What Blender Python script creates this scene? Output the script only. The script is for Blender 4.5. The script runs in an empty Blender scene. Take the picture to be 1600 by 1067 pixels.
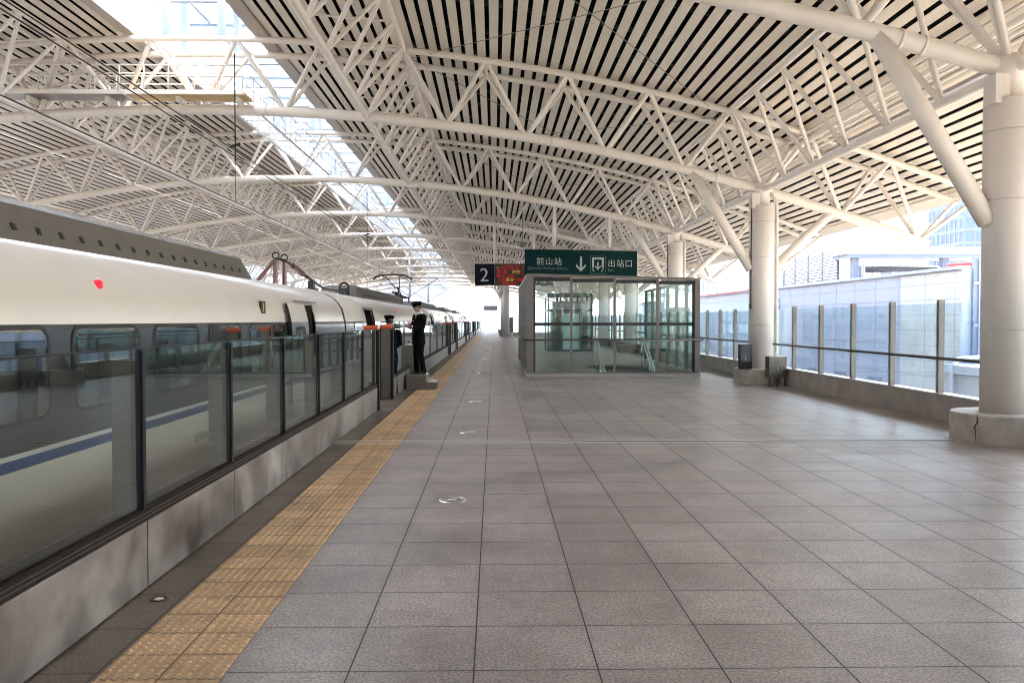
import bpy, math, random
from mathutils import Vector, Matrix
R = math.radians
random.seed(7)
SC = bpy.context.scene
COL = SC.collection
# ---------------------------------------------------------------- camera, sky, sun, exposure
EYE = 1.69
cam = bpy.data.cameras.new('camera'); camo = bpy.data.objects.new('camera', cam); COL.objects.link(camo)
SC.camera = camo
camo.location = (0, 0, EYE)
cam.sensor_width = 36; cam.lens = 1347 * 36 / 1600
cam.clip_start = 0.05; cam.clip_end = 20000
camo.rotation_euler = (R(90) - math.atan(33.5 / 1347), 0, -math.atan(28 / 1347))
w = bpy.data.worlds.new('World'); SC.world = w; w.use_nodes = True
nt = w.node_tree; bg = nt.nodes['Background']
sky = nt.nodes.new('ShaderNodeTexSky'); sky.sky_type = 'NISHITA'; sky.sun_disc = False
SUN_EL, SUN_AZ = R(50), R(68)      # azimuth from +Y towards +X
sky.sun_elevation = SUN_EL; sky.sun_rotation = SUN_AZ
sky.air_density = 1.0; sky.dust_density = 4.0; sky.ozone_density = 1.0
nt.links.new(sky.outputs[0], bg.inputs[0]); bg.inputs[1].default_value = 0.15
sl = bpy.data.lights.new('sun', 'SUN'); so = bpy.data.objects.new('sun', sl); COL.objects.link(so)
sl.energy = 3.2; sl.angle = R(0.5); sl.color = (1, .94, .85)
sd = Vector((math.sin(SUN_AZ) * math.cos(SUN_EL), math.cos(SUN_AZ) * math.cos(SUN_EL), math.sin(SUN_EL)))
so.rotation_euler = sd.to_track_quat('Z', 'Y').to_euler(); so.location = (30, 0, 60)
SC.view_settings.view_transform = 'Standard'; SC.view_settings.look = 'None'
SC.view_settings.exposure = 3.35; SC.view_settings.gamma = 1
SC.cycles.max_bounces = 12; SC.cycles.diffuse_bounces = 6; SC.cycles.glossy_bounces = 5
SC.cycles.transparent_max_bounces = 32
SC.cycles.use_denoising = True; SC.cycles.filter_width = 1.0
SC.cycles.sample_clamp_indirect = 8

# ---------------------------------------------------------------- materials
MATS = {}
def N(nt, t, **kw):
    n = nt.nodes.new(t)
    for k, v in kw.items():
        if k.startswith('i_'):
            n.inputs[int(k[2:])].default_value = v
        else: setattr(n, k, v)
    return n
def mat(name, col, rough=.5, metal=0, var=0, scale=3, bump=0, bscale=40, coat=0, spec=.5, stretch=(1, 1, 1), rvar=0, emit=None, estr=0):
    m = bpy.data.materials.new(name); m.use_nodes = True; MATS[name] = m
    nt = m.node_tree; b = nt.nodes['Principled BSDF']; L = nt.links.new
    b.inputs['Base Color'].default_value = (*col, 1); b.inputs['Roughness'].default_value = rough
    b.inputs['Metallic'].default_value = metal; b.inputs['Specular IOR Level'].default_value = spec
    if coat: b.inputs['Coat Weight'].default_value = coat; b.inputs['Coat Roughness'].default_value = .08
    if emit: b.inputs['Emission Color'].default_value = (*emit, 1); b.inputs['Emission Strength'].default_value = estr
    if var or bump or rvar:
        tc = N(nt, 'ShaderNodeNewGeometry'); mp = N(nt, 'ShaderNodeMapping'); mp.inputs['Scale'].default_value = stretch
        L(tc.outputs['Position'], mp.inputs[0])
        if var or rvar:
            no = N(nt, 'ShaderNodeTexNoise'); no.inputs['Scale'].default_value = scale; no.inputs['Detail'].default_value = 5
            no.inputs['Roughness'].default_value = .65
            L(mp.outputs[0], no.inputs['Vector'])
            if var:
                mx = N(nt, 'ShaderNodeMix', data_type='RGBA')
                mx.inputs[6].default_value = (*[c * (1 - var) for c in col], 1); mx.inputs[7].default_value = (*[min(1, c * (1 + var)) for c in col], 1)
                rm = N(nt, 'ShaderNodeMapRange'); rm.inputs[1].default_value = .3; rm.inputs[2].default_value = .7; L(no.outputs['Fac'], rm.inputs[0]); L(rm.outputs[0], mx.inputs[0]); L(mx.outputs[2], b.inputs['Base Color'])
            if rvar:
                mr = N(nt, 'ShaderNodeMapRange'); mr.inputs[1].default_value = .3; mr.inputs[2].default_value = .7
                mr.inputs[3].default_value = max(.02, rough - rvar); mr.inputs[4].default_value = rough + rvar
                L(no.outputs['Fac'], mr.inputs[0]); L(mr.outputs[0], b.inputs['Roughness'])
        if bump:
            n2 = N(nt, 'ShaderNodeTexNoise'); n2.inputs['Scale'].default_value = bscale; n2.inputs['Detail'].default_value = 4
            L(mp.outputs[0], n2.inputs['Vector'])
            bp = N(nt, 'ShaderNodeBump'); bp.inputs['Strength'].default_value = bump; bp.inputs['Distance'].default_value = .01
            L(n2.outputs['Fac'], bp.inputs['Height']); L(bp.outputs[0], b.inputs['Normal'])
    return m
def glass(name, tint, f0=.05, rough=.0, wav=0):
    m = bpy.data.materials.new(name); m.use_nodes = True; MATS[name] = m
    nt = m.node_tree; L = nt.links.new; nt.nodes.remove(nt.nodes['Principled BSDF'])
    out = nt.nodes['Material Output']
    tr = N(nt, 'ShaderNodeBsdfTransparent'); tr.inputs[0].default_value = (*tint, 1)
    gl = N(nt, 'ShaderNodeBsdfGlossy'); gl.inputs['Roughness'].default_value = rough; gl.inputs[0].default_value = (.95, 1, .98, 1)
    lw = N(nt, 'ShaderNodeLayerWeight'); lw.inputs[0].default_value = .5
    pw = N(nt, 'ShaderNodeMath', operation='POWER'); pw.inputs[1].default_value = 4.4
    L(lw.outputs['Facing'], pw.inputs[0])
    ma = N(nt, 'ShaderNodeMath', operation='MULTIPLY_ADD'); ma.inputs[1].default_value = 1 - f0; ma.inputs[2].default_value = f0
    L(pw.outputs[0], ma.inputs[0])
    mx = N(nt, 'ShaderNodeMixShader'); L(ma.outputs[0], mx.inputs[0]); L(tr.outputs[0], mx.inputs[1]); L(gl.outputs[0], mx.inputs[2])
    if wav:
        tc = N(nt, 'ShaderNodeNewGeometry'); no = N(nt, 'ShaderNodeTexNoise'); no.inputs['Scale'].default_value = 1.2
        L(tc.outputs['Position'], no.inputs['Vector'])
        bp = N(nt, 'ShaderNodeBump'); bp.inputs['Strength'].default_value = wav; bp.inputs['Distance'].default_value = .02
        L(no.outputs['Fac'], bp.inputs['Height']); L(bp.outputs[0], gl.inputs['Normal'])
    L(mx.outputs[0], out.inputs[0])
    return m

def floor_mat(name, base, tile=.602, ox=-.098, oy=4.126, joint=.0075, bumps=False, rough=.34, sp_amp=4.2, warm=(.97, 1.0, 1.06)):
    m = bpy.data.materials.new(name); m.use_nodes = True; MATS[name] = m
    nt = m.node_tree; L = nt.links.new; b = nt.nodes['Principled BSDF']
    g = N(nt, 'ShaderNodeNewGeometry'); sp = N(nt, 'ShaderNodeSeparateXYZ'); L(g.outputs['Position'], sp.inputs[0])
    def M(op, a, b_=None, c=None):
        n = N(nt, 'ShaderNodeMath', operation=op)
        for i, v in enumerate((a, b_, c)):
            if v is None: continue
            if isinstance(v, (int, float)): n.inputs[i].default_value = v
            else: L(v, n.inputs[i])
        return n.outputs[0]
    ux = M('DIVIDE', M('SUBTRACT', sp.outputs[0], ox), tile); uy = M('DIVIDE', M('SUBTRACT', sp.outputs[1], oy), tile)
    fx, fy = M('FLOOR', ux), M('FLOOR', uy)
    def edge(u): return M('SUBTRACT', .5, M('ABSOLUTE', M('SUBTRACT', M('FRACT', u), .5)))
    e = M('MINIMUM', edge(ux), edge(uy))
    jm = M('LESS_THAN', e, joint / tile / 2)
    cb = N(nt, 'ShaderNodeCombineXYZ'); L(fx, cb.inputs[0]); L(fy, cb.inputs[1])
    wn = N(nt, 'ShaderNodeTexWhiteNoise', noise_dimensions='3D'); L(cb.outputs[0], wn.inputs['Vector'])
    n1 = N(nt, 'ShaderNodeTexNoise'); n1.inputs['Scale'].default_value = 62; n1.inputs['Detail'].default_value = 3; n1.inputs['Roughness'].default_value = .8
    n2 = N(nt, 'ShaderNodeTexNoise'); n2.inputs['Scale'].default_value = 1.3; n2.inputs['Detail'].default_value = 6; n2.inputs['Roughness'].default_value = .7
    n3 = N(nt, 'ShaderNodeTexNoise'); n3.inputs['Scale'].default_value = 9; n3.inputs['Detail'].default_value = 5; n3.inputs['Roughness'].default_value = .7
    for n in (n1, n2, n3): L(g.outputs['Position'], n.inputs['Vector'])
    # brightness factor
    n4 = N(nt, 'ShaderNodeTexNoise'); n4.inputs['Scale'].default_value = 3.1; n4.inputs['Detail'].default_value = 8; n4.inputs['Roughness'].default_value = .75
    L(g.outputs['Position'], n4.inputs['Vector'])
    st = N(nt, 'ShaderNodeMapRange'); st.inputs[1].default_value = .60; st.inputs[2].default_value = .72; st.inputs[3].default_value = 1.0; st.inputs[4].default_value = .80
    L(n4.outputs['Fac'], st.inputs[0])
    ed = N(nt, 'ShaderNodeMapRange'); ed.inputs[1].default_value = 0; ed.inputs[2].default_value = .07; ed.inputs[3].default_value = .88; ed.inputs[4].default_value = 1.0; L(e, ed.inputs[0])
    t = M('MULTIPLY_ADD', wn.outputs['Value'], .26, .87)
    t = M('MULTIPLY', t, M('MULTIPLY_ADD', M('SUBTRACT', n1.outputs['Fac'], .5), sp_amp, 1.0))
    t = M('MULTIPLY', t, M('MULTIPLY_ADD', M('SUBTRACT', n2.outputs['Fac'], .5), 1.3, 1.0))
    t = M('MULTIPLY', t, M('MULTIPLY_ADD', M('SUBTRACT', n3.outputs['Fac'], .5), .9, 1.0))
    t = M('MULTIPLY', M('MULTIPLY', t, st.outputs[0]), ed.outputs[0])
    hs = N(nt, 'ShaderNodeMix', data_type='RGBA'); hs.inputs[6].default_value = (*base, 1)
    hs.inputs[7].default_value = (base[0] * .97, base[1] * 1.0, base[2] * 1.06, 1)
    L(n2.outputs['Fac'], hs.inputs[0])
    vm = N(nt, 'ShaderNodeVectorMath', operation='SCALE'); L(hs.outputs[2], vm.inputs[0]); L(t, vm.inputs[3])
    jc = N(nt, 'ShaderNodeMix', data_type='RGBA'); L(jm, jc.inputs[0]); L(vm.outputs[0], jc.inputs[6]); jc.inputs[7].default_value = (.045, .04, .036, 1)
    L(jc.outputs[2], b.inputs['Base Color'])
    rr = M('MULTIPLY_ADD', M('SUBTRACT', n3.outputs['Fac'], .5), .22, rough)
    rr = M('ADD', rr, M('MULTIPLY', M('SUBTRACT', wn.outputs['Value'], .5), .10))
    rr = M('ADD', rr, M('MULTIPLY', jm, .5))
    rr = M('MAXIMUM', rr, .31)
    L(rr, b.inputs['Roughness'])
    b.inputs['Specular IOR Level'].default_value = .5
    bp = N(nt, 'ShaderNodeBump'); bp.inputs['Strength'].default_value = .22; bp.inputs['Distance'].default_value = .003
    L(n1.outputs['Fac'], bp.inputs['Height'])
    vs = N(nt, 'ShaderNodeVectorMath', operation='SUBTRACT'); L(wn.outputs['Color'], vs.inputs[0]); vs.inputs[1].default_value = (.5, .5, .5)
    vk = N(nt, 'ShaderNodeVectorMath', operation='SCALE'); L(vs.outputs[0], vk.inputs[0]); vk.inputs[3].default_value = .012
    va = N(nt, 'ShaderNodeVectorMath', operation='ADD'); L(bp.outputs[0], va.inputs[0]); L(vk.outputs[0], va.inputs[1])
    L(va.outputs[0], b.inputs['Normal'])
    return m

floor_mat('granite', (.266, .232, .212), rough=.40)
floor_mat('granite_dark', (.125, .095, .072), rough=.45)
floor_mat('tactile', (.50, .325, .175), tile=.301, ox=-1.284, oy=4.05, joint=.006, rough=.5, sp_amp=.9)
mat('steel_paint', (.74, .675, .595), .40, var=.05, scale=2)
_nt = MATS['steel_paint'].node_tree; _b = _nt.nodes['Principled BSDF']; _g = N(_nt, 'ShaderNodeNewGeometry'); _n = N(_nt, 'ShaderNodeTexNoise'); _n.inputs['Scale'].default_value = 4.5; _n.inputs['Detail'].default_value = 8; _n.inputs['Roughness'].default_value = .75
_r = N(_nt, 'ShaderNodeMapRange'); _r.inputs[1].default_value = .69; _r.inputs[2].default_value = .75; _r.inputs[4].default_value = .75; _m = N(_nt, 'ShaderNodeMix', data_type='RGBA'); _m.inputs[7].default_value = (.16, .09, .04, 1)
_src = _b.inputs['Base Color'].links[0].from_socket; _nt.links.new(_g.outputs['Position'], _n.inputs['Vector']); _nt.links.new(_n.outputs['Fac'], _r.inputs[0]); _nt.links.new(_r.outputs[0], _m.inputs[0]); _nt.links.new(_src, _m.inputs[6]); _nt.links.new(_m.outputs[2], _b.inputs['Base Color'])
mat('steel_white', (.66, .68, .70), .4, var=.04)
mat('beam_shaded', (.30, .36, .45), .45)  # white skylight steel, with its bluish shade put into the colour
mat('slat', (.73, .655, .55), .42, var=.06, scale=1.5, stretch=(3.3, .5, 3))
mat('deck_dark', (.004, .0035, .003), .95, spec=.1)
mat('purlin', (.04, .035, .03), .7)
mat('fascia', (.42, .36, .30), .45, var=.05)
mat('column_paint', (.67, .61, .555), .45, var=.07, scale=2.4, stretch=(1, 1, .12), bump=.05, bscale=6)
mat('concrete', (.34, .30, .265), .7, var=.22, scale=2.5, bump=.25, bscale=30)
mat('plinth', (.40, .36, .32), .55, var=.3, scale=3, bump=.15, bscale=25)
mat('crack', (.05, .04, .03), .9)
mat('stainless', (.17, .15, .128), .38, 1, var=.12, scale=1.4, rvar=.06, stretch=(1, 1, 1.2))
mat('stainless_brushed', (.33, .305, .285), .42, 1, var=.42, scale=1.5, rvar=.10, bump=.5, bscale=1.6)
mat('rail_grey', (.14, .125, .11), .35, .8)
mat('rail_steel', (.62, .61, .59), .22, 1)
mat('alu_grey', (.185, .163, .145), .42, .25, var=.08)
mat('alu_light', (.42, .39, .36), .38, .4)
mat('black_frame', (.012, .014, .014), .35)
mat('rail_dark', (.05, .045, .04), .35, .6)
mat('mullion_blue', (.006, .007, .012), .5, spec=.2)
mat('mullion_grey', (.10, .095, .088), .5)
mat('ledge_dark', (.022, .015, .012), .85, spec=.1, var=.3, scale=20)
mat('train_cream', (.65, .615, .56), .30, coat=.35, var=.03, scale=1.2, bump=.10, bscale=.9)
mat('train_band', (.026, .033, .041), .32, coat=.3, bump=.02, bscale=3)
mat('train_glass', (.012, .018, .018), .03, coat=1, spec=1)
MATS['train_glass'].node_tree.nodes['Principled BSDF'].inputs['IOR'].default_value = 2.3
mat('train_blue', (.006, .055, .21), .3, coat=.5)
mat('train_white', (.72, .72, .70), .3)
mat('train_grey', (.125, .115, .10), .45, var=.08)
mat('train_gasket', (.09, .09, .085), .5)
mat('train_inside', (.05, .045, .04), .7)
mat('vestibule', (.35, .33, .28), .5)
mat('rubber', (.015, .015, .015), .6)
mat('insulator', (.13, .035, .028), .3, coat=.5)
mat('iron_dark', (.035, .033, .03), .45, .3)
mat('wire', (.05, .045, .04), .5, .5)
mat('wire_bright', (.75, .75, .72), .35, .5)
mat('red_lamp', (.6, .005, .02), .3, emit=(1, .02, .05), estr=.08)
mat('orange', (.62, .09, .015), .5)
mat('sign_green', (.0005, .027, .026), .6, spec=.12)
mat('sign_navy', (.003, .004, .013), .6, spec=.12)
mat('sign_text', (.46, .48, .46), .5)
mat('sign_text_dim', (.16, .22, .21), .5)
mat('led_panel', (.02, .013, .006), .7, var=.2, scale=60)
mat('led_red', (.25, .005, .005), .5, emit=(1, .02, .03), estr=.045)
mat('led_yellow', (.5, .35, .02), .5, emit=(1, .7, .1), estr=.03)
mat('sign_grey', (.22, .24, .28), .4)
mat('disc_metal', (.75, .75, .72), .22, 1)
mat('rail_bright', (.72, .72, .70), .35, .3)
mat('strip_metal', (.66, .65, .62), .45, spec=.8)
mat('disc_glass', (.14, .13, .12), .35)
mat('ballast', (.16, .14, .12), .9, var=.4, scale=14, bump=.6, bscale=20)
mat('slab_side', (.35, .33, .31), .7, var=.15)
mat('ground', (.22, .205, .18), .9, var=.25, scale=.05)
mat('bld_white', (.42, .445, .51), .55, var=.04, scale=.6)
mat('bld_cream', (.58, .565, .52), .5, var=.16, scale=.55)
mat('bld_blue', (.24, .34, .47), .25, var=.06, scale=.3)
mat('bld_line', (.31, .33, .39), .6)
mat('bld_grey', (.19, .22, .27), .5, var=.05)
mat('bld_red', (.30, .035, .03), .5)
mat('tower_glass', (.03, .10, .22), .4, 0, spec=.25, var=.3, scale=.08)
mat('tower_frame', (.07, .11, .17), .4)
mat('far_blue', (.26, .34, .44), .6)
mat('louvre', (.075, .095, .13), .4)
mat('window_dark', (.08, .11, .15), .1)
mat('hill', (.035, .065, .11), .9, var=.1, scale=.003)  # blue of the distance haze put into the hill colour
mat('uniform', (.0018, .002, .0035), .9, var=.2, scale=20, spec=.12)
mat('skin', (.36, .21, .155), .5)
mat('hair', (.012, .010, .009), .5)
mat('shirt', (.78, .80, .82), .6)
mat('shoe', (.01, .01, .01), .25)
mat('cap_badge', (.6, .5, .25), .3, .8)
mat('phone', (.02, .02, .03), .2)
mat('phone_red', (.45, .05, .04), .4)
mat('wood_glow', (.62, .43, .20), .55, var=.25, scale=4)
mat('cabinet_glass', (.03, .03, .03), .08)
mat('elev_green', (.03, .09, .08), .2)
mat('door_mint', (.42, .66, .62), .25)
mat('stone_step', (.26, .25, .24), .5, var=.1)
mat('pipe_white', (.68, .65, .60), .4)
glass('glass_barrier', (.81, .82, .80), .04, 0, wav=.02)
glass('glass_clear', (.79, .865, .84), .05, 0, wav=.02)
glass('glass_fence', (.89, .96, .985), .05, 0)
glass('glass_roof', (.90, .93, .95), .05, .1)
_nt = MATS['glass_roof'].node_tree; _tl = N(_nt, 'ShaderNodeBsdfTranslucent'); _tl.inputs[0].default_value = (.85, .88, .9, 1)
_mx = N(_nt, 'ShaderNodeMixShader'); _mx.inputs[0].default_value = .45; _o = _nt.nodes['Material Output']
_nt.links.new(_o.inputs[0].links[0].from_socket, _mx.inputs[1]); _nt.links.new(_tl.outputs[0], _mx.inputs[2]); _nt.links.new(_mx.outputs[0], _o.inputs[0])

# ---------------------------------------------------------------- mesh builder
class MB:
    def __init__(s): s.v = []; s.f = []; s.m = []; s.mats = []; s.sm = []
    def mi(s, m):
        if m not in s.mats: s.mats.append(m)
        return s.mats.index(m)
    def face(s, pts, m=None, smooth=False):
        n = len(s.v); s.v += [tuple(p) for p in pts]; s.f.append(tuple(range(n, n + len(pts)))); s.m.append(s.mi(m)); s.sm.append(smooth)
    def raw(s, vs, fs, m=None, smooth=False):
        n = len(s.v); s.v += [tuple(p) for p in vs]
        for f in fs: s.f.append(tuple(i + n for i in f)); s.m.append(s.mi(m)); s.sm.append(smooth)
    def box(s, x0, x1, y0, y1, z0, z1, m=None, rot=None):
        vs = [(x, y, z) for x in (x0, x1) for y in (y0, y1) for z in (z0, z1)]
        if rot: vs = [tuple(rot @ Vector(p)) for p in vs]
        s.raw(vs, [(0, 1, 3, 2), (4, 6, 7, 5), (0, 4, 5, 1), (2, 3, 7, 6), (0, 2, 6, 4), (1, 5, 7, 3)], m)
        return s
    def tube(s, pts, r, seg=10, m=None, cap=True):
        pts = [Vector(p) for p in pts]; n = len(pts); rings = []
        if isinstance(r, (int, float)): r = [r] * n
        up = None
        for i, p in enumerate(pts):
            d = (pts[min(i + 1, n - 1)] - pts[max(i - 1, 0)]).normalized()
            if up is None:
                up = Vector((0, 0, 1)) if abs(d.z) < .9 else Vector((0, 1, 0))
            a = d.cross(up).normalized(); b_ = a.cross(d).normalized(); up = b_
            rings.append([p + (a * math.cos(t) + b_ * math.sin(t)) * r[i] for t in (2 * math.pi * k / seg for k in range(seg))])
        vs = [q for ring in rings for q in ring]; fs = []
        for i in range(n - 1):
            for k in range(seg):
                k2 = (k + 1) % seg
                fs.append((i * seg + k, (i + 1) * seg + k, (i + 1) * seg + k2, i * seg + k2))
        s.raw(vs, fs, m, True)
        if cap:
            s.face(rings[0][::-1] if False else rings[0], m); s.face(rings[-1][::-1], m)
        return s
    def lathe(s, prof, cx, cy, seg=32, m=None, smooth=True, capb=True):
        vs = [(cx + r * math.cos(2 * math.pi * k / seg), cy + r * math.sin(2 * math.pi * k / seg), z) for r, z in prof for k in range(seg)]
        fs = [(i * seg + k, i * seg + (k + 1) % seg, (i + 1) * seg + (k + 1) % seg, (i + 1) * seg + k) for i in range(len(prof) - 1) for k in range(seg)]
        s.raw(vs, fs, m, smooth)
        if capb:
            s.face([vs[k] for k in range(seg)][::-1], m); s.face([vs[(len(prof) - 1) * seg + k] for k in range(seg)], m)
        return s
    def ext(s, poly, a0, a1, axis='y', m=None, caps=True):
        """poly of (u,v) extruded along axis: y -> (x,z); z -> (x,y); x -> (y,z)"""
        def P(u, v, a): return {'y': (u, a, v), 'z': (u, v, a), 'x': (a, u, v)}[axis]
        n = len(poly)
        for i in range(n):
            u, v = poly[i]; u2, v2 = poly[(i + 1) % n]
            s.face([P(u, v, a0), P(u2, v2, a0), P(u2, v2, a1), P(u, v, a1)], m)
        if caps:
            s.face([P(u, v, a0) for u, v in poly][::-1], m); s.face([P(u, v, a1) for u, v in poly], m)
        return s
    def loft(s, rings, m=None, cap=True, smooth=True):
        seg = len(rings[0]); vs = [p for r in rings for p in r]
        fs = [(i * seg + k, i * seg + (k + 1) % seg, (i + 1) * seg + (k + 1) % seg, (i + 1) * seg + k) for i in range(len(rings) - 1) for k in range(seg)]
        s.raw(vs, fs, m, smooth)
        if cap: s.face(rings[0][::-1], m); s.face(rings[-1], m)
        return s
    def build(s, name, mt, parent=None, bevel=0, weld=True):
        import bmesh
        me = bpy.data.meshes.new(name); me.from_pydata(s.v, [], s.f)
        for k in s.mats: me.materials.append(MATS[k if k else mt])
        me.polygons.foreach_set('material_index', s.m); me.polygons.foreach_set('use_smooth', s.sm)
        bm = bmesh.new(); bm.from_mesh(me)
        if weld: bmesh.ops.remove_doubles(bm, verts=bm.verts, dist=1e-5)
        bmesh.ops.recalc_face_normals(bm, faces=bm.faces)
        bm.to_mesh(me); bm.free(); me.update()
        o = bpy.data.objects.new(name, me); COL.objects.link(o)
        if parent: o.parent = parent
        if bevel:
            md = o.modifiers.new('bevel', 'BEVEL'); md.width = bevel; md.segments = 2; md.limit_method = 'ANGLE'
        return o
def WM(o):
    m = Matrix.Identity(4)
    while o is not None: m = o.matrix_parent_inverse @ o.matrix_basis @ m; o = o.parent
    return m
def INV(par): return WM(par).inverted()
def tag(o, label=None, cat=None, group=None, kind=None):
    if label: o['label'] = label
    if cat: o['category'] = cat
    if group: o['group'] = group
    if kind: o['kind'] = kind
    return o
def empty(name, label=None, cat=None, group=None, loc=(0, 0, 0)):
    o = bpy.data.objects.new(name, None); COL.objects.link(o); o.location = loc; o.empty_display_size = .2
    return tag(o, label, cat, group)
def link_copy(src, parent=None, name=None):
    c = src.copy(); COL.objects.link(c); c.parent = parent
    return c
def copy_tree(o, parent=None):
    c = link_copy(o, parent)
    for ch in [x for x in KIDS.get(o.name, [])]: copy_tree(ch, c)
    return c
KIDS = {}
def struct(o): o['kind'] = 'structure'; return o
def ordn(i): return ['first', 'second', 'third', 'fourth', 'fifth', 'sixth', 'seventh', 'eighth', 'ninth', 'tenth', 'eleventh', 'twelfth', 'thirteenth', 'fourteenth', 'fifteenth'][i]

# ---------------------------------------------------------------- geometry constants
AX = -7.66                       # centre line of the hall
YA = [11.93 + 11.1 * k for k in range(-1, 12)]   # arch planes
YB = [11.93 + 11.1 * k for k in range(-2, -7, -1)]   # arch planes behind the camera
def zb(x): return 7.23 - .0094 * (x - AX) ** 2
def zt(x): return zb(x) + 1.65
def zr(x): return zt(x) + .22
PITCH = 2.115
XB = [7.19 - 1.0 * 0 + (j) * 2.115 for j in range(-14, 3)]
# bottom chord nodes: 7.19 outwards to 11.4, inwards to the mirror side
XN = [7.19 + 2.112 * j for j in (2, 1, 0, -1, -2, -3, -4, -5)] + [-5.515, AX]
XN = sorted(XN + [2 * AX - x for x in XN if abs(x - AX) > .01])
XN = [x for x in XN if x > 2 * AX - 7.3]
XT = [(a + b) / 2 for a, b in zip(XN[:-1], XN[1:])]
XT = XT + [XN[-1] + 1.35]
Y0, Y1 = -58, 138.5
YS = -62               # roof ends
EDGE = 13.0
YEND = 134.0

# ================================================================ SETTING
# platform slab with stair opening
HX0, HX1, HY0, HY1 = 3.45, 5.75, 26.35, 32.0
b = MB()
def plat(x0, x1, y0, y1, m): b.face([(x0, y0, 0), (x1, y0, 0), (x1, y1, 0), (x0, y1, 0)], m)
XD = -1.886
for (x0, x1, y0, y1) in [(-1.284, HX0, YS, 90), (HX0, HX1, YS, HY0), (HX0, HX1, HY1, 90), (HX1, 7.5, YS, 90), (-1.284, 1.9, 90, YEND)]:
    plat(x0, x1, y0, y1, 'granite')
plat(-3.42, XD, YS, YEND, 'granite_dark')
plat(XD, -1.284, YS, YEND, 'tactile')
b.face([(-3.42, YS, 0), (-3.42, YEND, 0), (-3.42, YEND, -.35), (-3.42, YS, -.35)], 'slab_side')
struct(b.build('platform_floor', 'granite', weld=False))
b = MB(); b.box(-3.3, 7.9, YS, YEND, -1.2, -.36); struct(b.build('platform_base', 'slab_side'))
b = MB(); b.face([(-11.9, YS, 0), (-22.9, YS, 0), (-22.9, YEND, 0), (-11.9, YEND, 0)]); b.box(-22.9, -11.9, YS, YEND, -1.3, -.03, 'slab_side')
struct(b.build('opposite_platform', 'granite'))
b = MB(); b.box(-11.9, -3.3, -60, 400, -1.6, -1.32); struct(b.build('track_bed', 'ballast'))
b = MB(); b.face([(-6000, -3000, -9), (6000, -3000, -9), (6000, 9000, -9), (-6000, 9000, -9)]); struct(b.build('ground', 'ground'))
for cx in (-5.25, -10.07):
    for dx in (-.7525, .7525):
        b = MB(); b.box(cx + dx - .035, cx + dx + .035, -40, 390, -1.318, -1.18)
        b.box(cx + dx - .07, cx + dx + .07, -40, 390, -1.319, -1.3)
        tag(b.build('rail', 'iron_dark'), ('left' if dx < 0 else 'right') + ' running rail of the ' + ('near track under the train' if cx > -8 else 'far track beyond the train'), 'rail', 'running rails on the track bed')
# tactile studs (near ones as real domes)
b = MB(); rings = [(.0165, 0), (.0135, .0045), (.008, .0062)]
y = 3.0
while y < 30:
    yy = y
    for i in range(12):
        x = XD + .025 + i * .0502
        seg = 8 if y < 14 else 6
        vs = [(x + r * math.cos(2 * math.pi * k / seg), yy + r * math.sin(2 * math.pi * k / seg), z + .0005) for r, z in rings for k in range(seg)]
        fs = [(a * seg + k, a * seg + (k + 1) % seg, (a + 1) * seg + (k + 1) % seg, (a + 1) * seg + k) for a in range(2) for k in range(seg)] + [tuple(range(2 * seg, 3 * seg))]
        b.raw(vs, fs, None, True)
    y += .0502
tag(b.build('tactile_studs', 'tactile', weld=False), 'yellow raised studs of the tactile paving strip along the platform edge', 'tactile paving', None, 'stuff')
# expansion joint strips
b = MB()
for yy in (11.86, 12.02): b.box(-3.4, 6.5, yy - .018, yy + .018, .001, .006)
b.box(-3.4, 6.5, 11.882, 11.998, .0005, .002, 'rubber')
tag(b.build('expansion_joint', 'strip_metal'), 'twin bright metal expansion strip crossing the whole platform floor', 'floor strip')
# floor discs
for i in range(12):
    yy = 8.07 + 4.86 * i
    e = empty('floor_disc', f'round metal floor disc in the paving, {ordn(i)} from the camera in its row', 'floor disc', 'round floor discs in a row', (-.395, yy, 0))
    a = MB().lathe([(.134, .001), (.130, .009), (.112, .010), (.108, .006)], 0, 0, 32, capb=False).build('rim', 'disc_metal', e)
    MB().lathe([(.110, .001), (.109, .0062), (.05, .007)], 0, 0, 32).build('lens', 'disc_glass', e)
    MB().lathe([(.048, .0065), (.045, .011), (.01, .0115)], 0, 0, 20).build('hub', 'disc_metal', e)
e = empty('floor_drain', 'small round drain cover in the dark paving beside the barrier foot', 'drain', None, (-2.03, 5.23, 0))
MB().lathe([(.055, .001), (.052, .006), (.038, .006), (.036, .002)], 0, 0, 20).build('rim', 'iron_dark', e)
MB().lathe([(.03, .001), (.028, .005)], 0, 0, 16).build('cover', 'disc_metal', e)

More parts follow.
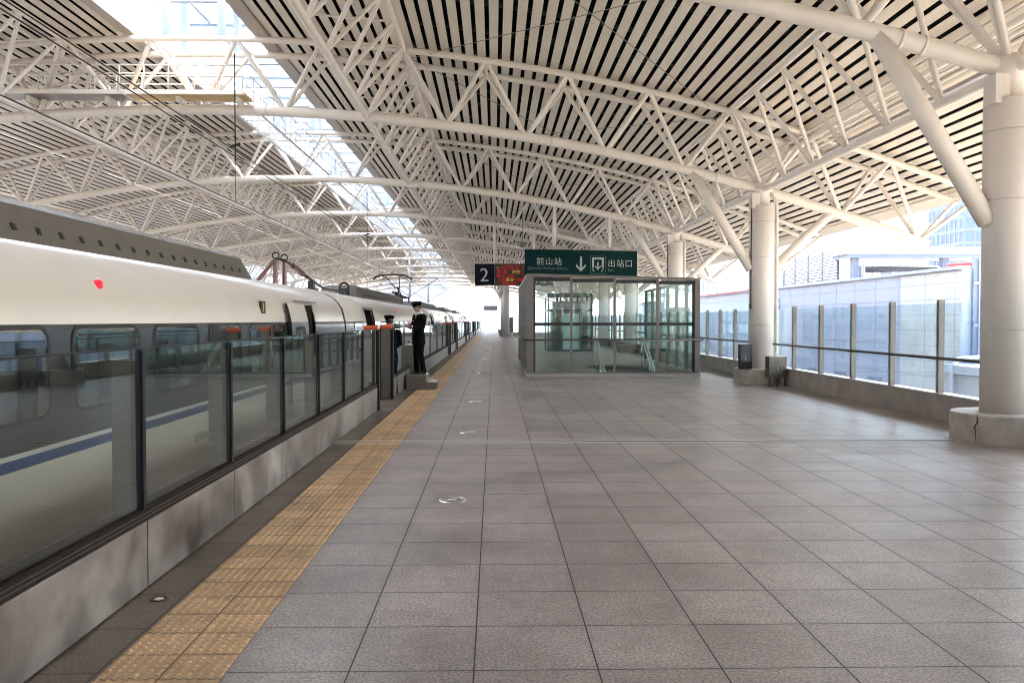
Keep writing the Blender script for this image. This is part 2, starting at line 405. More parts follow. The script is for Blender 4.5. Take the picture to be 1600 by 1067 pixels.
# ================================================================ ROOF
roof = empty('station_canopy', 'wide curved station canopy lined with cream slats and split by a long skylight', 'canopy', None, (0, 60, 8))
def P(b, name, m, par): # build with parent, correcting for the parent's location
    o = b.build(name, m, par); o.matrix_parent_inverse = INV(par); return o
for side in (1, -1):
    b = MB(); x = -5.80
    ED = EDGE if side == 1 else 7.5
    while x < ED - .3:
        xa, xb_ = x, x + .212
        z0, z1 = zr(xa), zr(xb_)
        X = (lambda q: q) if side == 1 else (lambda q: 2 * AX - q)
        ys = [Y0]
        y = Y0 + random.uniform(1, 4)
        while y < Y1: ys.append(y); y += 5.55
        ys.append(Y1)
        for ya, yb in zip(ys[:-1], ys[1:]):
            vs = [(X(xa), ya, z0), (X(xb_), ya, z1), (X(xb_), yb - .006, z1), (X(xa), yb - .006, z0), (X(xa), ya, z0 + .012), (X(xb_), ya, z1 + .012), (X(xb_), yb - .006, z1 + .012), (X(xa), yb - .006, z0 + .012)]
            b.raw(vs, [(0, 1, 2, 3), (0, 4, 5, 1), (1, 5, 6, 2), (3, 2, 6, 7), (0, 3, 7, 4)])
        x += .316
    P(b, 'soffit_slats', 'slat', roof)
    b = MB(); xs = [-6.15 + i * (ED + 6.15) / 24 for i in range(25)]
    for xa, xb_ in zip(xs[:-1], xs[1:]):
        b.face([(X(xa), Y0, zr(xa) + .30), (X(xb_), Y0, zr(xb_) + .30), (X(xb_), Y1, zr(xb_) + .30), (X(xa), Y1, zr(xa) + .30)])
        b.face([(X(xa), Y0, zr(xa) + .45), (X(xb_), Y0, zr(xb_) + .45), (X(xb_), Y1, zr(xb_) + .45), (X(xa), Y1, zr(xa) + .45)], 'fascia')
    P(b, 'roof_deck', 'deck_dark', roof)
    b = MB()
    y = -6.5
    while y < 75:
        for xa, xb_ in zip(xs[:-1], xs[1:]):
            vs = [(X(xa), y, zr(xa) + .12), (X(xb_), y, zr(xb_) + .12), (X(xb_), y + .05, zr(xb_) + .12), (X(xa), y + .05, zr(xa) + .12)]
            b.face(vs); b.face([(p[0], y, p[2] + q) for p in (vs[0], vs[1]) for q in (0, .1)][::1][0:2] + [(vs[1][0], y, vs[1][2] + .1), (vs[1][0], y, vs[1][2])])
        y += 1.85
    P(b, 'purlins', 'purlin', roof)
    # fascias: outer eave and skylight edge
    b = MB(); ze = zr(ED)
    poly = [(ED - .38, zr(ED - .38) - .06), (ED, ze - .10), (ED + .12, ze + .0), (ED + .12, ze + .5), (ED - .38, ze + .62)]
    if side == -1: poly = [(2 * AX - u, v) for u, v in poly]
    b.ext(poly, Y0, Y1, 'y'); P(b, 'eave_fascia', 'slat', roof)
    b = MB(); poly = [(-6.47, zr(-6.3) - .05), (-6.13, zr(-6.13) - .16), (-6.13, 9.62), (-6.20, 9.62), (-6.20, 9.4), (-6.47, 9.4)]
    poly = [(-6.15, zr(-6.15) - .10), (-5.82, zr(-5.82) - .06), (-5.82, 9.62), (-6.15, 9.62)]
    if side == -1: poly = [(2 * AX - u, v) for u, v in poly]
    b.ext(poly, Y0, Y1, 'y'); P(b, 'skylight_curb', 'fascia', roof)
    xi = -6.16 if side == 1 else 2 * AX + 6.15
    P(MB().box(xi, xi + .01, Y0, Y1, 9.05, 9.62), 'curb_lining', 'steel_white', roof)
    # monitor upstand panels
    b = MB(); y = Y0
    xx = -6.10 if side == 1 else 2 * AX + 6.10
    while y < Y1:
        b.box(xx - .04, xx + .04, y + .01, min(y + 1.84, Y1), 9.62, 10.35); y += 1.85
    P(b, 'skylight_upstand', 'steel_white', roof)
# monitor beams
b = MB(); b2 = MB(); y = YA[0] - 5.55
while y < Y1:
    b.box(-9.05, -6.26, y - .09, y + .09, 10.36, 10.40); b.box(-9.05, -6.26, y - .09, y + .09, 10.02, 10.06); b.box(-9.05, -6.26, y - .01, y + .01, 10.06, 10.36)
    for xx in (-8.35, -6.95):
        if any(abs(y - ya) < .1 for ya in YA):
            for dy in (-.66, .66): P(MB().box(xx - .09, xx + .09, y + dy - .07, y + dy + .07, zt(xx) + .06, 10.38), 'skylight_post', 'beam_shaded', roof)
    y += 2.775
for xx in (-8.35, -6.95): b.box(xx - .06, xx + .06, Y0, Y1, 10.40, 10.52)
P(b, 'skylight_beams', 'beam_shaded', roof)
b = MB(); b.face([(-9.1, Y0, 10.6), (-6.2, Y0, 10.6), (-6.2, Y1, 10.6), (-9.1, Y1, 10.6)]); P(b, 'skylight_glazing', 'glass_roof', roof)

# ---- arch trusses (transverse)
def arch(k):
    y = YA[k] if k >= 0 else YB[-k - 1]
    near = 0 < k <= 4
    nm = ['above and behind the camera', 'nearest to the camera'] + [f'{ordn(i)} from the camera' for i in range(1, 12)]
    e = empty('arch_truss', f'cream tubular roof arch spanning the tracks, {nm[k] if k >= 0 else "behind the camera, " + ordn(-k) + " one back"}', 'roof truss', 'tubular roof arches across the station', (AX, y, 0))
    xs = [XN[0] - .25 + i * (XN[-1] - XN[0] + .5) / 40 for i in range(41)]
    bc = MB().tube([(x, y, zb(x)) for x in xs], .135, 14)
    for x in (-16.3, -12.3, -9.3, -6.35, -3.0, 1.2, 5.6):
        for q in (0, .32): bc.tube([(x + q, y, zb(x + q)), (x + q + .045, y, zb(x + q + .045))], .147, 14)
    P(bc, 'bottom_chord', 'steel_paint', e)
    xa_ = 2 * AX - 7.3; xs = [xa_ + i * (EDGE - .35 - xa_) / 44 for i in range(45)]
    for s in (-1, 1): P(MB().tube([(x, y + s * .66, zt(x)) for x in xs], .085, 10), 'top_chord', 'steel_paint', e)
    allb = MB()
    for x in XN:
        for xt in [t for t in XT if abs(t - x) < 1.45]:
            for s in (-1, 1):
                tgt = MB() if near else allb
                tgt.tube([(x, y, zb(x)), (xt, y + s * .66, zt(xt))], .058, 8, cap=False)
                if near: P(tgt, 'web_member', 'steel_paint', e)
    for xt in XT[::1]: # cross ties between the top chords
        tgt = MB() if near else allb
        tgt.tube([(xt, y - .66, zt(xt)), (xt, y + .66, zt(xt))], .035, 8, cap=False)
        if near: P(tgt, 'cross_tie', 'steel_paint', e)
    if not near: P(allb, 'webbing', 'steel_paint', e)
    return e
for k in range(-5, len(YA)): arch(k)
# ---- longitudinal trusses
def longi(xc, label, lim, sides=(-1, 1)):
    e = empty('lengthwise_truss', label, 'roof truss', 'lengthwise roof trusses', (xc, YA[0], 0))
    P(MB().tube([(xc, YB[-1], zb(xc)), (xc, YA[-1], zb(xc))], .08, 12), 'bottom_chord', 'steel_paint', e)
    o = 1.056
    for s in sides:
        P(MB().tube([(xc + s * o, YB[-1], zt(xc + s * o)), (xc + s * o, YA[-1], zt(xc + s * o))], .07, 10), 'top_chord', 'steel_paint', e)
    rest = MB(); n = 0; nb = 12 * 6
    for i in range(nb + 1):
        yb = YA[0] + 1.85 * i
        for q in (-.925, .925):
            yt = yb + q
            if yt < YA[0] or yt > YA[-1]: continue
            for s in sides:
                vis = 9 < yb
                if vis and n < lim: tgt = MB(); n += 1
                else: tgt = rest; 
                tgt.tube([(xc, yb, zb(xc)), (xc + s * o, yt, zt(xc + s * o))], .052, 7, cap=False)
                if tgt is not rest: P(tgt, 'web_member', 'steel_paint', e)
    # cross ties
    for i in range(nb):
        yt = YA[0] + .925 + 1.85 * i
        if len(sides) > 1: rest.tube([(xc - o, yt, zt(xc - o)), (xc + o, yt, zt(xc + o))], .03, 6, cap=False)
    ob = P(rest, 'far_webbing', 'steel_paint', e); ob['kind'] = 'stuff'
longi(7.19, 'lengthwise truss running over the row of platform columns on the right', 96, (-1,))
longi(-3.37, 'lengthwise truss to the right of the skylight, above the near train', 96)
longi(-11.95, 'lengthwise truss to the left of the skylight', 96)
longi(2 * AX - 7.19, 'lengthwise truss over the far columns beyond the train', 40, (1,))

e = empty('roof_pipes', 'slim pipes and a cable tray running lengthwise under the right side of the canopy', 'pipes', None, (8.2, 60, 6.4))
for dx, dz, r in ((0, 0, .07), (.22, -.05, .04), (.36, -.12, .035), (-.2, .1, .03)):
    P(MB().tube([(8.2 + dx, Y0 + 1, zt(8.2) - .15 + dz), (8.2 + dx, YA[-1], zt(8.2) - .15 + dz)], r, 8), 'pipe', 'steel_paint', e)
P(MB().box(8.9, 9.15, Y0 + 1, YA[-1], zt(9) - .12, zt(9) - .04), 'cable_tray', 'alu_light', e)
# ---- columns
def column(x, y, label, side=1, pipe=False, struts=True, ztop=None, group='round white roof columns'):
    e = empty('roof_column', label, 'column', group, (x, y, 0))
    zc = zb(x)
    def Q(b, n, m): o = b.build(n, m, e); o.matrix_parent_inverse = Matrix.Translation((-x, -y, 0)); return o
    Q(MB().lathe([(.71, 0), (.715, .38), (.70, .40), (.2, .405)], x, y, 48, smooth=False), 'plinth', 'plinth')
    Q(MB().lathe([(.34, .40), (.34, zc - .43), (.33, zc - .42), (.2, zc - .42)], x, y, 40), 'shaft', 'column_paint')
    b = MB().lathe([(.20, zc - .43), (.19, zc - .15), (.24, zc - .12), (.27, zc), (.24, zc + .14), (.10, zc + .22)], x, y, 24)
    Q(b, 'capital', 'steel_paint')
    b = MB(); b.box(x - .34, x - .14, y - .22, y + .08, zc - .5, zc - .10); Q(b, 'gutter_box', 'column_paint')
    if struts:
        for s, dx, zlo, inset in ((-1, -1.9, 3.05, .30), (1, 1.92, 3.1, .30))[:1 if side == -1 else 2]:
            xx = x + s * side * 1.9
            b = MB().tube([(x + s * side * inset, y, zlo), (xx, y, zb(xx))], .135 if s < 0 else .12, 14)
            Q(b, 'strut', 'steel_paint')
    b = MB()
    for zz in (1.55, 3.35, 4.3): b.lathe([(.343, zz - .006), (.346, zz), (.343, zz + .006)], x, y, 40, capb=False)
    Q(b, 'seam_bands', 'alu_light')
    if pipe:
        b = MB().tube([(x + .33, y - .2, .3), (x + .33, y - .2, zc - .4), (x + .16, y - .18, zc - .1)], .04, 10)
        for zz in (.8, 2.1, 3.6): b.box(x + .28, x + .385, y - .25, y - .15, zz - .02, zz + .02)
        Q(b, 'rain_pipe', 'pipe_white')
        b = MB().tube([(x - .335, y - .12, 2.1), (x - .335, y - .12, zc - .2)], .012, 6); b.box(x - .375, x - .33, y - .16, y - .08, 2.0, 2.12)
        Q(b, 'cable', 'iron_dark')
    return e
for k in range(1, 8):
    y = YA[k]
    if k == 1: lab = 'large round white column at the right edge with a cracked plinth'
    elif k == 2: lab = 'white round column with a rain pipe, standing between two cabinets'
    else: lab = f'white round roof column, {ordn(k-1)} from the camera along the parapet'
    c = column(7.19, y, lab, pipe=(k >= 2))
    if k == 1:
        b = MB(); pts = [(-2.62, .40), (-2.60, .30), (-2.66, .24), (-2.635, .12), (-2.655, .02)]
        vs = [];
        for i, (a, z) in enumerate(pts):
            ww = (.005, .014, .012, .006, .003)[i]
            vs.append([(7.19 + .7175 * math.cos(a - ww / .75), y + .7175 * math.sin(a - ww / .75), z), (7.19 + .7175 * math.cos(a + ww / .75), y + .7175 * math.sin(a + ww / .75), z)])
        for i in range(4): b.face([vs[i][0], vs[i][1], vs[i + 1][1], vs[i + 1][0]])
        o = b.build('crack', 'crack', c); o.matrix_parent_inverse = Matrix.Translation((-7.19, -y, 0))
for i_, yq in enumerate([YA[0]] + YB):
    column(7.19, yq, f'white roof column behind the camera, {ordn(i_)} one back')
for k in range(8, 12):
    c = column(1.25, YA[k], f'distant white column on the narrow end of the platform, {ordn(k-8)} of that row', struts=False)
    for q in (0, 1, 2): P(MB().tube([(1.0, YA[k], 4.3 + q * .45), (-.1 - q * .35, YA[k] - .66, zb(0) + .1 * q)], .07, 8), 'strut', 'steel_paint', c)
for k in range(2, 12):
    column(2 * AX - 7.19, YA[k], f'white column on the opposite platform beyond the train, {ordn(k-2)} of its row', side=-1, group='white columns of the opposite platform')

# ---- catwalks in the skylight
def rail_run(b, p0, p1, h=1.0, step=.75, r=.018):
    p0, p1 = Vector(p0), Vector(p1); n = max(1, int((p1 - p0).length / step)); up = Vector((0, 0, h))
    for i in range(n + 1):
        q = p0.lerp(p1, i / n); b.tube([q, q + up], r, 6)
    b.tube([p0 + up, p1 + up], r * 1.2, 6); b.tube([p0 + up * .55, p1 + up * .55], r, 6)
e = empty('cross_catwalk', 'transverse service catwalk with white railing on top of the second arch', 'catwalk', None, (-9.3, 22.7, 7.6))
P(MB().box(-12.6, -9.4, 22.25, 22.95, 7.42, 7.46), 'deck', 'alu_grey', e); P(MB().box(-9.39, -6.35, 22.25, 22.95, 7.42, 7.46), 'deck', 'wood_glow', e)  # right half in warm wood tone: the yellow glow is painted in
for q in (22.2, 22.955): P(MB().box(-12.6, -6.35, q, q + .045, 7.42, 7.53), 'edge_beam', 'steel_paint', e)
b = MB(); rail_run(b, (-12.6, 22.22, 7.53), (-6.4, 22.22, 7.53), .62, .62, .018); P(b, 'railing', 'steel_paint', e)
b = MB(); rail_run(b, (-12.6, 22.97, 7.53), (-7.2, 22.97, 7.53), .62, .62, .018); P(b, 'railing', 'steel_paint', e)
for xx in (-11.9, -9.9, -8.1, -6.6): P(MB().box(xx - .05, xx + .05, 22.4, 22.95, 7.28, 7.415), 'bracket', 'steel_paint', e)
e = empty('lengthwise_catwalk', 'long service catwalk with white railings running under the skylight', 'catwalk', None, (-6.8, 80, 7.4))
b = MB(); b.box(-7.17, -7.13, 22.9, YA[-1], 7.38, 7.44); b.box(-6.52, -6.48, 22.9, YA[-1], 7.38, 7.44); y = 23.0
while y < 100: b.box(-7.13, -6.52, y, y + .035, 7.41, 7.435); y += .3
P(b, 'open_deck', 'steel_white', e)
for xx in (-7.15, -6.5):
    b = MB(); rail_run(b, (xx, 22.9, 7.44), (xx, YA[-1], 7.44), .75, .7, .014); P(b, 'railing', 'steel_white', e)
e = empty('bracing_rod', 'thin diagonal bracing rods strung under the canopy', 'bracing', None, (2, 17, 7))
b = MB()
for k in range(1, 6):
    ya, yb = YA[k], YA[k + 1]
    for (xa, xb_) in ((-2.2, 6.1),):
        b.tube([(xa, ya, zt(xa)), (xb_, yb, zt(xb_))], .008, 6); b.tube([(xb_, ya, zt(xb_)), (xa, yb, zt(xa))], .008, 6)
P(b, 'rods', 'alu_grey', e)

# ================================================================ PARAPET, FENCES
b = MB(); b.box(7.5, 7.7, YS, 90, 0, .43); b.box(7.47, 7.73, YS, 90, .432, .455, 'alu_light')
tag(b.build('parapet_wall', 'concrete'), 'low stained concrete parapet wall under the right hand glass fence', 'wall')
def fence(name, label, pts_post, axis, fixed, z0, z1, zrail, gm='glass_fence'):
    e = empty(name, label, 'fence', None, ((fixed, pts_post[0], 0) if axis == 'y' else (pts_post[0], fixed, 0)))
    def B(b, a0, a1, c0, c1, zz0, zz1, m=None):
        if axis == 'y': b.box(fixed + c0, fixed + c1, a0, a1, zz0, zz1, m)
        else: b.box(a0, a1, fixed + c0, fixed + c1, zz0, zz1, m)
    def Q(b, n, m):
        o = b.build(n, m, e); o.matrix_parent_inverse = Matrix.Translation(-Vector(e.location)); return o
    for i, p in enumerate(pts_post):
        b = MB(); B(b, p - .045, p - .012, -.04, .06, z0, z1, 'alu_grey'); B(b, p - .012, p + .012, -.02, .05, z0, z1 - .01, 'black_frame'); B(b, p + .012, p + .045, -.04, .06, z0, z1, 'alu_light')
        Q(b, 'post', 'alu_grey')
        if i + 1 < len(pts_post):
            b = MB(); B(b, p + .05, pts_post[i + 1] - .05, .0, .012, z0 + .03, z1 - .06); Q(b, 'glass_pane', gm)
    b = MB(); a0, a1 = pts_post[0], pts_post[-1]
    if axis == 'y': b.tube([(fixed - .12, a0, zrail), (fixed - .12, a1, zrail)], .028, 10)
    else: b.tube([(a0, fixed - .12, zrail), (a1, fixed - .12, zrail)], .028, 10)
    for p in pts_post: B(b, p - .012, p + .012, -.12, -.04, zrail - .035, zrail - .015)
    Q(b, 'handrail', 'rail_dark')
    return e
fence('glass_fence', 'tall glass fence with grey metal posts along the right side of the platform', [14.49 + 1.78 * i for i in range(-42, 43)], 'y', 7.57, .455, 2.03, 1.05)
b = MB(); b.box(1.95, 7.5, 88.9, 89.1, 0, .42); tag(b.build('parapet_wall', 'concrete'), 'low concrete wall closing the wide part of the platform in the distance', 'wall')
fence('glass_fence', 'short glass fence crossing behind the lift where the platform narrows', [1.95 + 1.1 * i for i in range(6)], 'x', 89.0, .42, 2.0, 1.05)
fence('glass_fence', 'distant glass fence along the narrow end of the platform', [90 + 2 * i for i in range(22)], 'y', 1.9, 0, 2.0, 1.05)
fence('glass_fence', 'glass fence closing the far end of the platform', [-3.4 + 1.3 * i for i in range(5)], 'x', YEND - .2, 0, 1.5, 1.05)
b = MB(); b.box(2 * AX - 7.7, 2 * AX - 7.5, YS, YEND, 0, .45); tag(b.build('parapet_wall', 'concrete'), 'low concrete parapet of the opposite platform beyond the train', 'wall')
fence('glass_fence', 'glass fence of the opposite platform beyond the train', [-6 + 2.5 * i for i in range(56)], 'y', 2 * AX - 7.57, .455, 2.03, 1.05)

# ================================================================ PLATFORM SCREEN (half height barrier)
XF = -2.185
def screen(y0, y1, label, mod=1.82, far=False):
    e = empty('platform_barrier', label, 'barrier', 'glass platform barriers beside the train', (XF, y0, 0))
    def Q(b, n, m): o = b.build(n, m, e); o.matrix_parent_inverse = Matrix.Translation(-Vector(e.location)); return o
    mod = 3.3 if far else mod
    n = max(1, round((y1 - y0) / mod)); st = (y1 - y0) / n
    for i in range(n):
        a, c = y0 + i * st, y0 + (i + 1) * st
        Q(MB().box(XF - .012, XF, a + .007, c - .007, .012, .428), 'kick_panel', 'stainless_brushed')
        Q(MB().box(XF - .05, XF - .035, a + .02, c - .02, .50, 1.508), 'glass_pane', 'glass_barrier')
    for i in range(n + 1):
        a = y0 + i * st
        b = MB(); b.box(XF - .034, XF - .012, a - (.015 if far else .022), a + (.015 if far else .022), .43, 1.50, 'mullion_grey' if far else 'mullion_blue')
        b.box(XF - (.09 if far else .20), XF - .052, a - .035, a + .035, .43, 1.44, 'alu_light' if far else 'mullion_grey')
        Q(b, 'mullion', 'mullion_blue')
    b = MB(); b.box(XF - .21, XF - .015, y0 + .01, y1 - .01, .0, .425, 'rubber'); b.box(XF - .06, XF - .004, y0, y1, .43, .50); b.box(XF - .22, XF - .062, y0, y1, .43, .47); b.box(XF - .006, XF - .002, y0, y1, .45, .458, 'iron_dark'); b.box(XF - .006, XF - .002, y0, y1, .475, .482, 'iron_dark')
    Q(b, 'base_rail', 'ledge_dark')
    b = MB().box(XF - .052, XF - .033, y0, y1, 1.509, 1.52); Q(b, 'top_trim', 'mullion_blue')
def pillar(y0, y1, label, w=.27, d0=.0):
    e = empty('gate_pillar', label, 'gate pillar', 'steel gate pillars with orange caps', (XF - w / 2, (y0 + y1) / 2, 0))
    def Q(b, n, m): o = b.build(n, m, e, bevel=.004); o.matrix_parent_inverse = Matrix.Translation(-Vector(e.location)); return o
    b = MB(); b.box(XF - w + .05, XF - .03, y0, y1, 0, 1.50); Q(b, 'body', 'stainless')
    b = MB(); b.box(XF - w, XF - w + .048, y0 + .01, y1, 0, 1.50); b.box(XF - .028, XF + .03, y0 + .02, y1, 0, 1.50); Q(b, 'black_trim', 'mullion_blue')
    b = MB(); b.tube([(XF - .25, (y0 + y1) / 2, 1.54), (XF - .0, (y0 + y1) / 2, 1.54)], .05, 14); Q(b, 'cap', 'orange')
doorC = [16.85, 25.15, 41.85, 50.15, 66.85, 75.15, 91.85, 100.15, 116.85]
runs = []
gates = [(16.37, 18.4)] + [(c - 1.0, c + 1.0) for c in doorC[1:]]
prev = -43.69
for i, (g0, g1) in enumerate(gates):
    runs.append((prev, g0 - (.0 if i == 0 else .22))); prev = g1 + .24
runs.append((prev, YEND - .3))
for i, (a, c) in enumerate(runs):
    lab = ['long glass barrier with steel kick panels in the foreground, left of the tactile strip', 'short glass barrier behind the stainless step box'][i] if i < 2 else f'glass platform barrier beside the train, {ordn(i)} stretch from the camera'
    screen(a, c, lab, far=i > 0)
for i, (g0, g1) in enumerate(gates):
    if i == 0:
        pillar(g0 - .22, g0 - .02, 'orange capped gate pillar behind the glass at the end of the near barrier')
        pillar(g1, g1 + .22, 'orange capped stainless gate pillar in front of the half hidden guard')
    else:
        pillar(g0 - .22, g0, f'gate pillar on the near side of the {ordn(i)} gap in the barrier')
        pillar(g1, g1 + .22, f'gate pillar on the far side of the {ordn(i)} gap in the barrier')
# step box
e = empty('step_box', 'stainless two-tread step box the standing guard is on, over the tactile strip', 'step', None, (-1.85, 21.4, 0))
b = MB().ext([(-2.12, 0.005), (-1.41, 0.005), (-1.41, .18), (-1.65, .18), (-1.65, .345), (-2.12, .345)], 20.9, 21.85, 'y')
o = P(b, 'body', 'stainless', e)
b = MB(); b.box(-2.13, -1.64, 20.88, 21.87, .346, .356); b.box(-1.66, -1.39, 20.88, 21.87, .181, .19); P(b, 'tread', 'disc_metal', e)

e = empty('gate_control_box', 'low stainless gate control box with a dark knob on top, left of the standing guard', 'control box', None, (-2.3, 22.7, 0))
P(MB().box(-2.52, -2.02, 22.5, 22.9, 0, 1.03), 'case', 'stainless', e); P(MB().box(-2.53, -2.01, 22.49, 22.91, 1.031, 1.05), 'top', 'disc_metal', e)
P(MB().box(-2.40, -2.37, 22.485, 22.498, .05, 1.0), 'door_gap', 'black_frame', e)
P(MB().tube([(-2.28, 22.55, 1.05), (-2.28, 22.55, 1.15)], .045, 12).tube([(-2.34, 22.55, 1.12), (-2.2, 22.55, 1.12)], .025, 8), 'knob', 'iron_dark', e)
# ================================================================ TRAIN
XC = -5.25
prof = [(1.30, -.95), (1.50, -.75), (1.62, -.35), (1.65, .0), (1.65, .9), (1.65, 1.30), (1.64, 1.60), (1.60, 1.80), (1.55, 1.98), (1.47, 2.10), (1.34, 2.22), (1.15, 2.33), (.9, 2.41), (.6, 2.47), (.3, 2.495), (0, 2.5)]
def surf(z):
    for (a, b_), (c, d) in zip(prof[:-1], prof[1:]):
        if b_ <= z <= d: return a + (c - a) * (z - b_) / (d - b_)
    return 1.65
train = empty('passenger_train', 'cream train with dark window band and blue stripe standing at the platform', 'train', None, (XC, 60, -1.2))
def rrect(y0, y1, z0, z1, r, n=5):
    pts = []
    for cy, cz, a0 in ((y1 - r, z1 - r, 0), (y0 + r, z1 - r, 90), (y0 + r, z0 + r, 180), (y1 - r, z0 + r, 270)):
        for i in range(n + 1):
            a = R(a0 + 90 * i / n); pts.append((cy + r * math.cos(a), cz + r * math.sin(a)))
    return pts
def side_panel(b, pts, x, m=None, thick=.01):
    """rounded panel on the platform side, following the body curve"""
    f = [(XC + surf(max(z, .0)) + x, y, z) for y, z in pts]; k = [(p[0] - thick, p[1], p[2]) for p in f]
    b.face(f, m); n = len(f)
    for i in range(n): b.face([f[i], f[(i + 1) % n], k[(i + 1) % n], k[i]], m)
def strip(b, y0, y1, z0, z1, x=.004, m=None):
    zz = sorted({z0, z1, *[z for _, z in prof if z0 < z < z1]})
    for a, c in zip(zz[:-1], zz[1:]):
        b.face([(XC + surf(a) + x, y0, a), (XC + surf(a) + x, y1, a), (XC + surf(c) + x, y1, c), (XC + surf(c) + x, y0, c)], m)
    b.face([(XC + surf(z1) + x, y0, z1), (XC + surf(z1) + x, y1, z1), (XC + surf(z1) - .01, y1, z1), (XC + surf(z1) - .01, y0, z1)], m)
def car(i, y0, y1, nose=False):
    full = i < 3
    d = {5: [], 0: [(16.2, 17.5)], 1: [(24.5, 25.8), (41.2, 42.5)], 2: [(49.5, 50.8), (66.2, 67.5)], 3: [(74.5, 75.8), (91.2, 92.5)], 4: [(99.5, 100.8)]}[i]
    ys = sorted({y0 + .12, y1 - .12, *[q for p in d for q in p]})
    b = MB(); zs = [z for _, z in prof]
    for ya, yb in zip(ys[:-1], ys[1:]):
        door = any(abs(ya - p[0]) < .01 for p in d)
        for (a, za), (c, zc_) in zip(prof[:-1], prof[1:]):
            for s in (1, -1):
                if door and s == 1 and za >= -.01 and zc_ <= 1.99: continue
                b.raw([(XC + s * a, ya, za), (XC + s * a, yb, za), (XC + s * c, yb, zc_), (XC + s * c, ya, zc_)], [(0, 1, 2, 3)], None, True)
    ends = [y0 + .12, y1 - .12]
    if nose:
        ends = [y0 + .12]; rings = []
        full_p = [(a, z) for a, z in prof] + [(-a, z) for a, z in prof[::-1][1:]]
        for t in [j / 10 for j in range(11)]:
            yy = y1 - .12 + 9.0 * t; k = math.sqrt(max(0, 1 - t * t)) * .97 + .03
            rings.append([(XC + a * (k * .75 + .25 if t < 1 else .2), yy, -.95 + (z + .95) * (k * .85 + .15)) for a, z in full_p])
        b.loft(rings, None, True)
    for yy in ends:
        b.face([(XC + a, yy, z) for a, z in prof] + [(XC - a, yy, z) for a, z in prof[::-1][1:]], 'train_gasket')
    body = P(b, 'car_body', 'train_cream', train)
    def Q(b, n, m):
        o = b.build(n, m, body); o.matrix_parent_inverse = INV(body); return o
    # livery
    segs = []; prev = y0 + .121
    for p in d + [(y1 - .121, None)]:
        segs.append((prev, p[0])); prev = p[1]
    b = MB(); b2 = MB(); b3 = MB()
    for a, c in segs:
        strip(b, a, c, .68, 1.655); strip(b2, a, c, .555, .64, .005); strip(b3, a, c, .642, .679, .005)
    Q(b, 'window_band', 'train_band'); Q(b2, 'blue_stripe', 'train_blue'); Q(b3, 'white_stripe', 'train_white')
    # windows
    yw = y0 + 1.6
    wins = []
    k = 0
    if i == 0: wl = [7.45 + 1.77 * j for j in range(-6, 4)] + [14.0 - .0]
    else: wl = [y0 + 6.6 + 1.77 * j for j in range(8)] + ([y0 + 1.3] if True else [])
    for yy in wl:
        ww = 1.34 if yy < 13.9 or i else .95
        if any(yy + ww > p[0] - .75 and yy < p[1] + .75 for p in d) and i: continue
        b = MB(); side_panel(b, rrect(yy, yy + ww, .93, 1.615, .13), .012)
        wo = Q(b, 'window', 'train_glass')
        if full:
            b = MB(); o_ = rrect(yy - .035, yy + ww + .035, .895, 1.65, .16); i_ = rrect(yy, yy + ww, .93, 1.615, .13)
            for q in range(len(o_)):
                r_ = (q + 1) % len(o_)
                b.face([(XC + surf(o_[q][1]) + .016, *o_[q]), (XC + surf(o_[r_][1]) + .016, *o_[r_]), (XC + surf(i_[r_][1]) + .016, *i_[r_]), (XC + surf(i_[q][1]) + .016, *i_[q])], 'rubber')
            Q(b, 'window_seal', 'rubber')
    # doors
    for j, (a, c) in enumerate(d):
        s = -1 if (i == 0 or j == 1) else 1
        la, lc = (a - 1.12, a + .22) if s < 0 else (c - .22, c + 1.12)
        b = MB()
        for z0_, z1_, m in ((-.04, .555, 'train_cream'), (.555, .66, 'train_blue'), (.66, 1.655, 'train_band'), (1.655, 1.985, 'train_cream')):
            zz = [z0_ + (z1_ - z0_) * q / 4 for q in range(5)]
            for u_, v_ in zip(zz[:-1], zz[1:]):
                for xo in (.10, .055):
                    b.face([(XC + surf(u_) + xo, la, u_), (XC + surf(u_) + xo, lc, u_), (XC + surf(v_) + xo, lc, v_), (XC + surf(v_) + xo, la, v_)], m)
                for yy in (la, lc):
                    b.face([(XC + surf(u_) + .10, yy, u_), (XC + surf(u_) + .055, yy, u_), (XC + surf(v_) + .055, yy, v_), (XC + surf(v_) + .10, yy, v_)], 'rubber')
        b.face([(XC + surf(1.985) + .1, la, 1.985), (XC + surf(1.985) + .1, lc, 1.985), (XC + surf(1.985) + .055, lc, 1.985), (XC + surf(1.985) + .055, la, 1.985)], 'rubber')
        side_panel(b, rrect(la + .3, lc - .3, .95, 1.58, .14), .106, 'train_glass', .004)
        Q(b, 'door', 'train_cream')
        b = MB(); xi = XC + 1.64; xb_ = XC + .3
        b.face([(xi, a, -.02), (xi, c, -.02), (xb_, c, -.02), (xb_, a, -.02)], 'iron_dark')
        b.face([(xi, a - .3, 2.0), (xi, c + .3, 2.0), (xb_, c + .3, 2.0), (xb_, a - .3, 2.0)], 'vestibule')
        for yy in (a - .01, c + .01):
            b.face([(xi, yy, -.02), (xb_, yy, -.02), (xb_, yy, 2.0), (XC + 1.56, yy, 2.0)], 'train_inside')
        b.face([(xb_, a - .01, -.02), (xb_, c + .01, -.02), (xb_, c + .01, 2.0), (xb_, a - .01, 2.0)], 'train_inside')
        b.tube([(xi - .15, a + .16, .3), (xi - .15, a + .16, 1.7)], .016, 6, 'orange')
        b.box(xi - .5, xi - .25, c - .3, c - .05, 0, 1.75, 'vestibule')
        Q(b, 'vestibule', 'train_inside')
        b = MB()
        for yy in (a, c):
            q0, q1 = (yy - .03, yy) if yy == a else (yy, yy + .03)
            strip(b, q0, q1, .0, 1.98, .012)
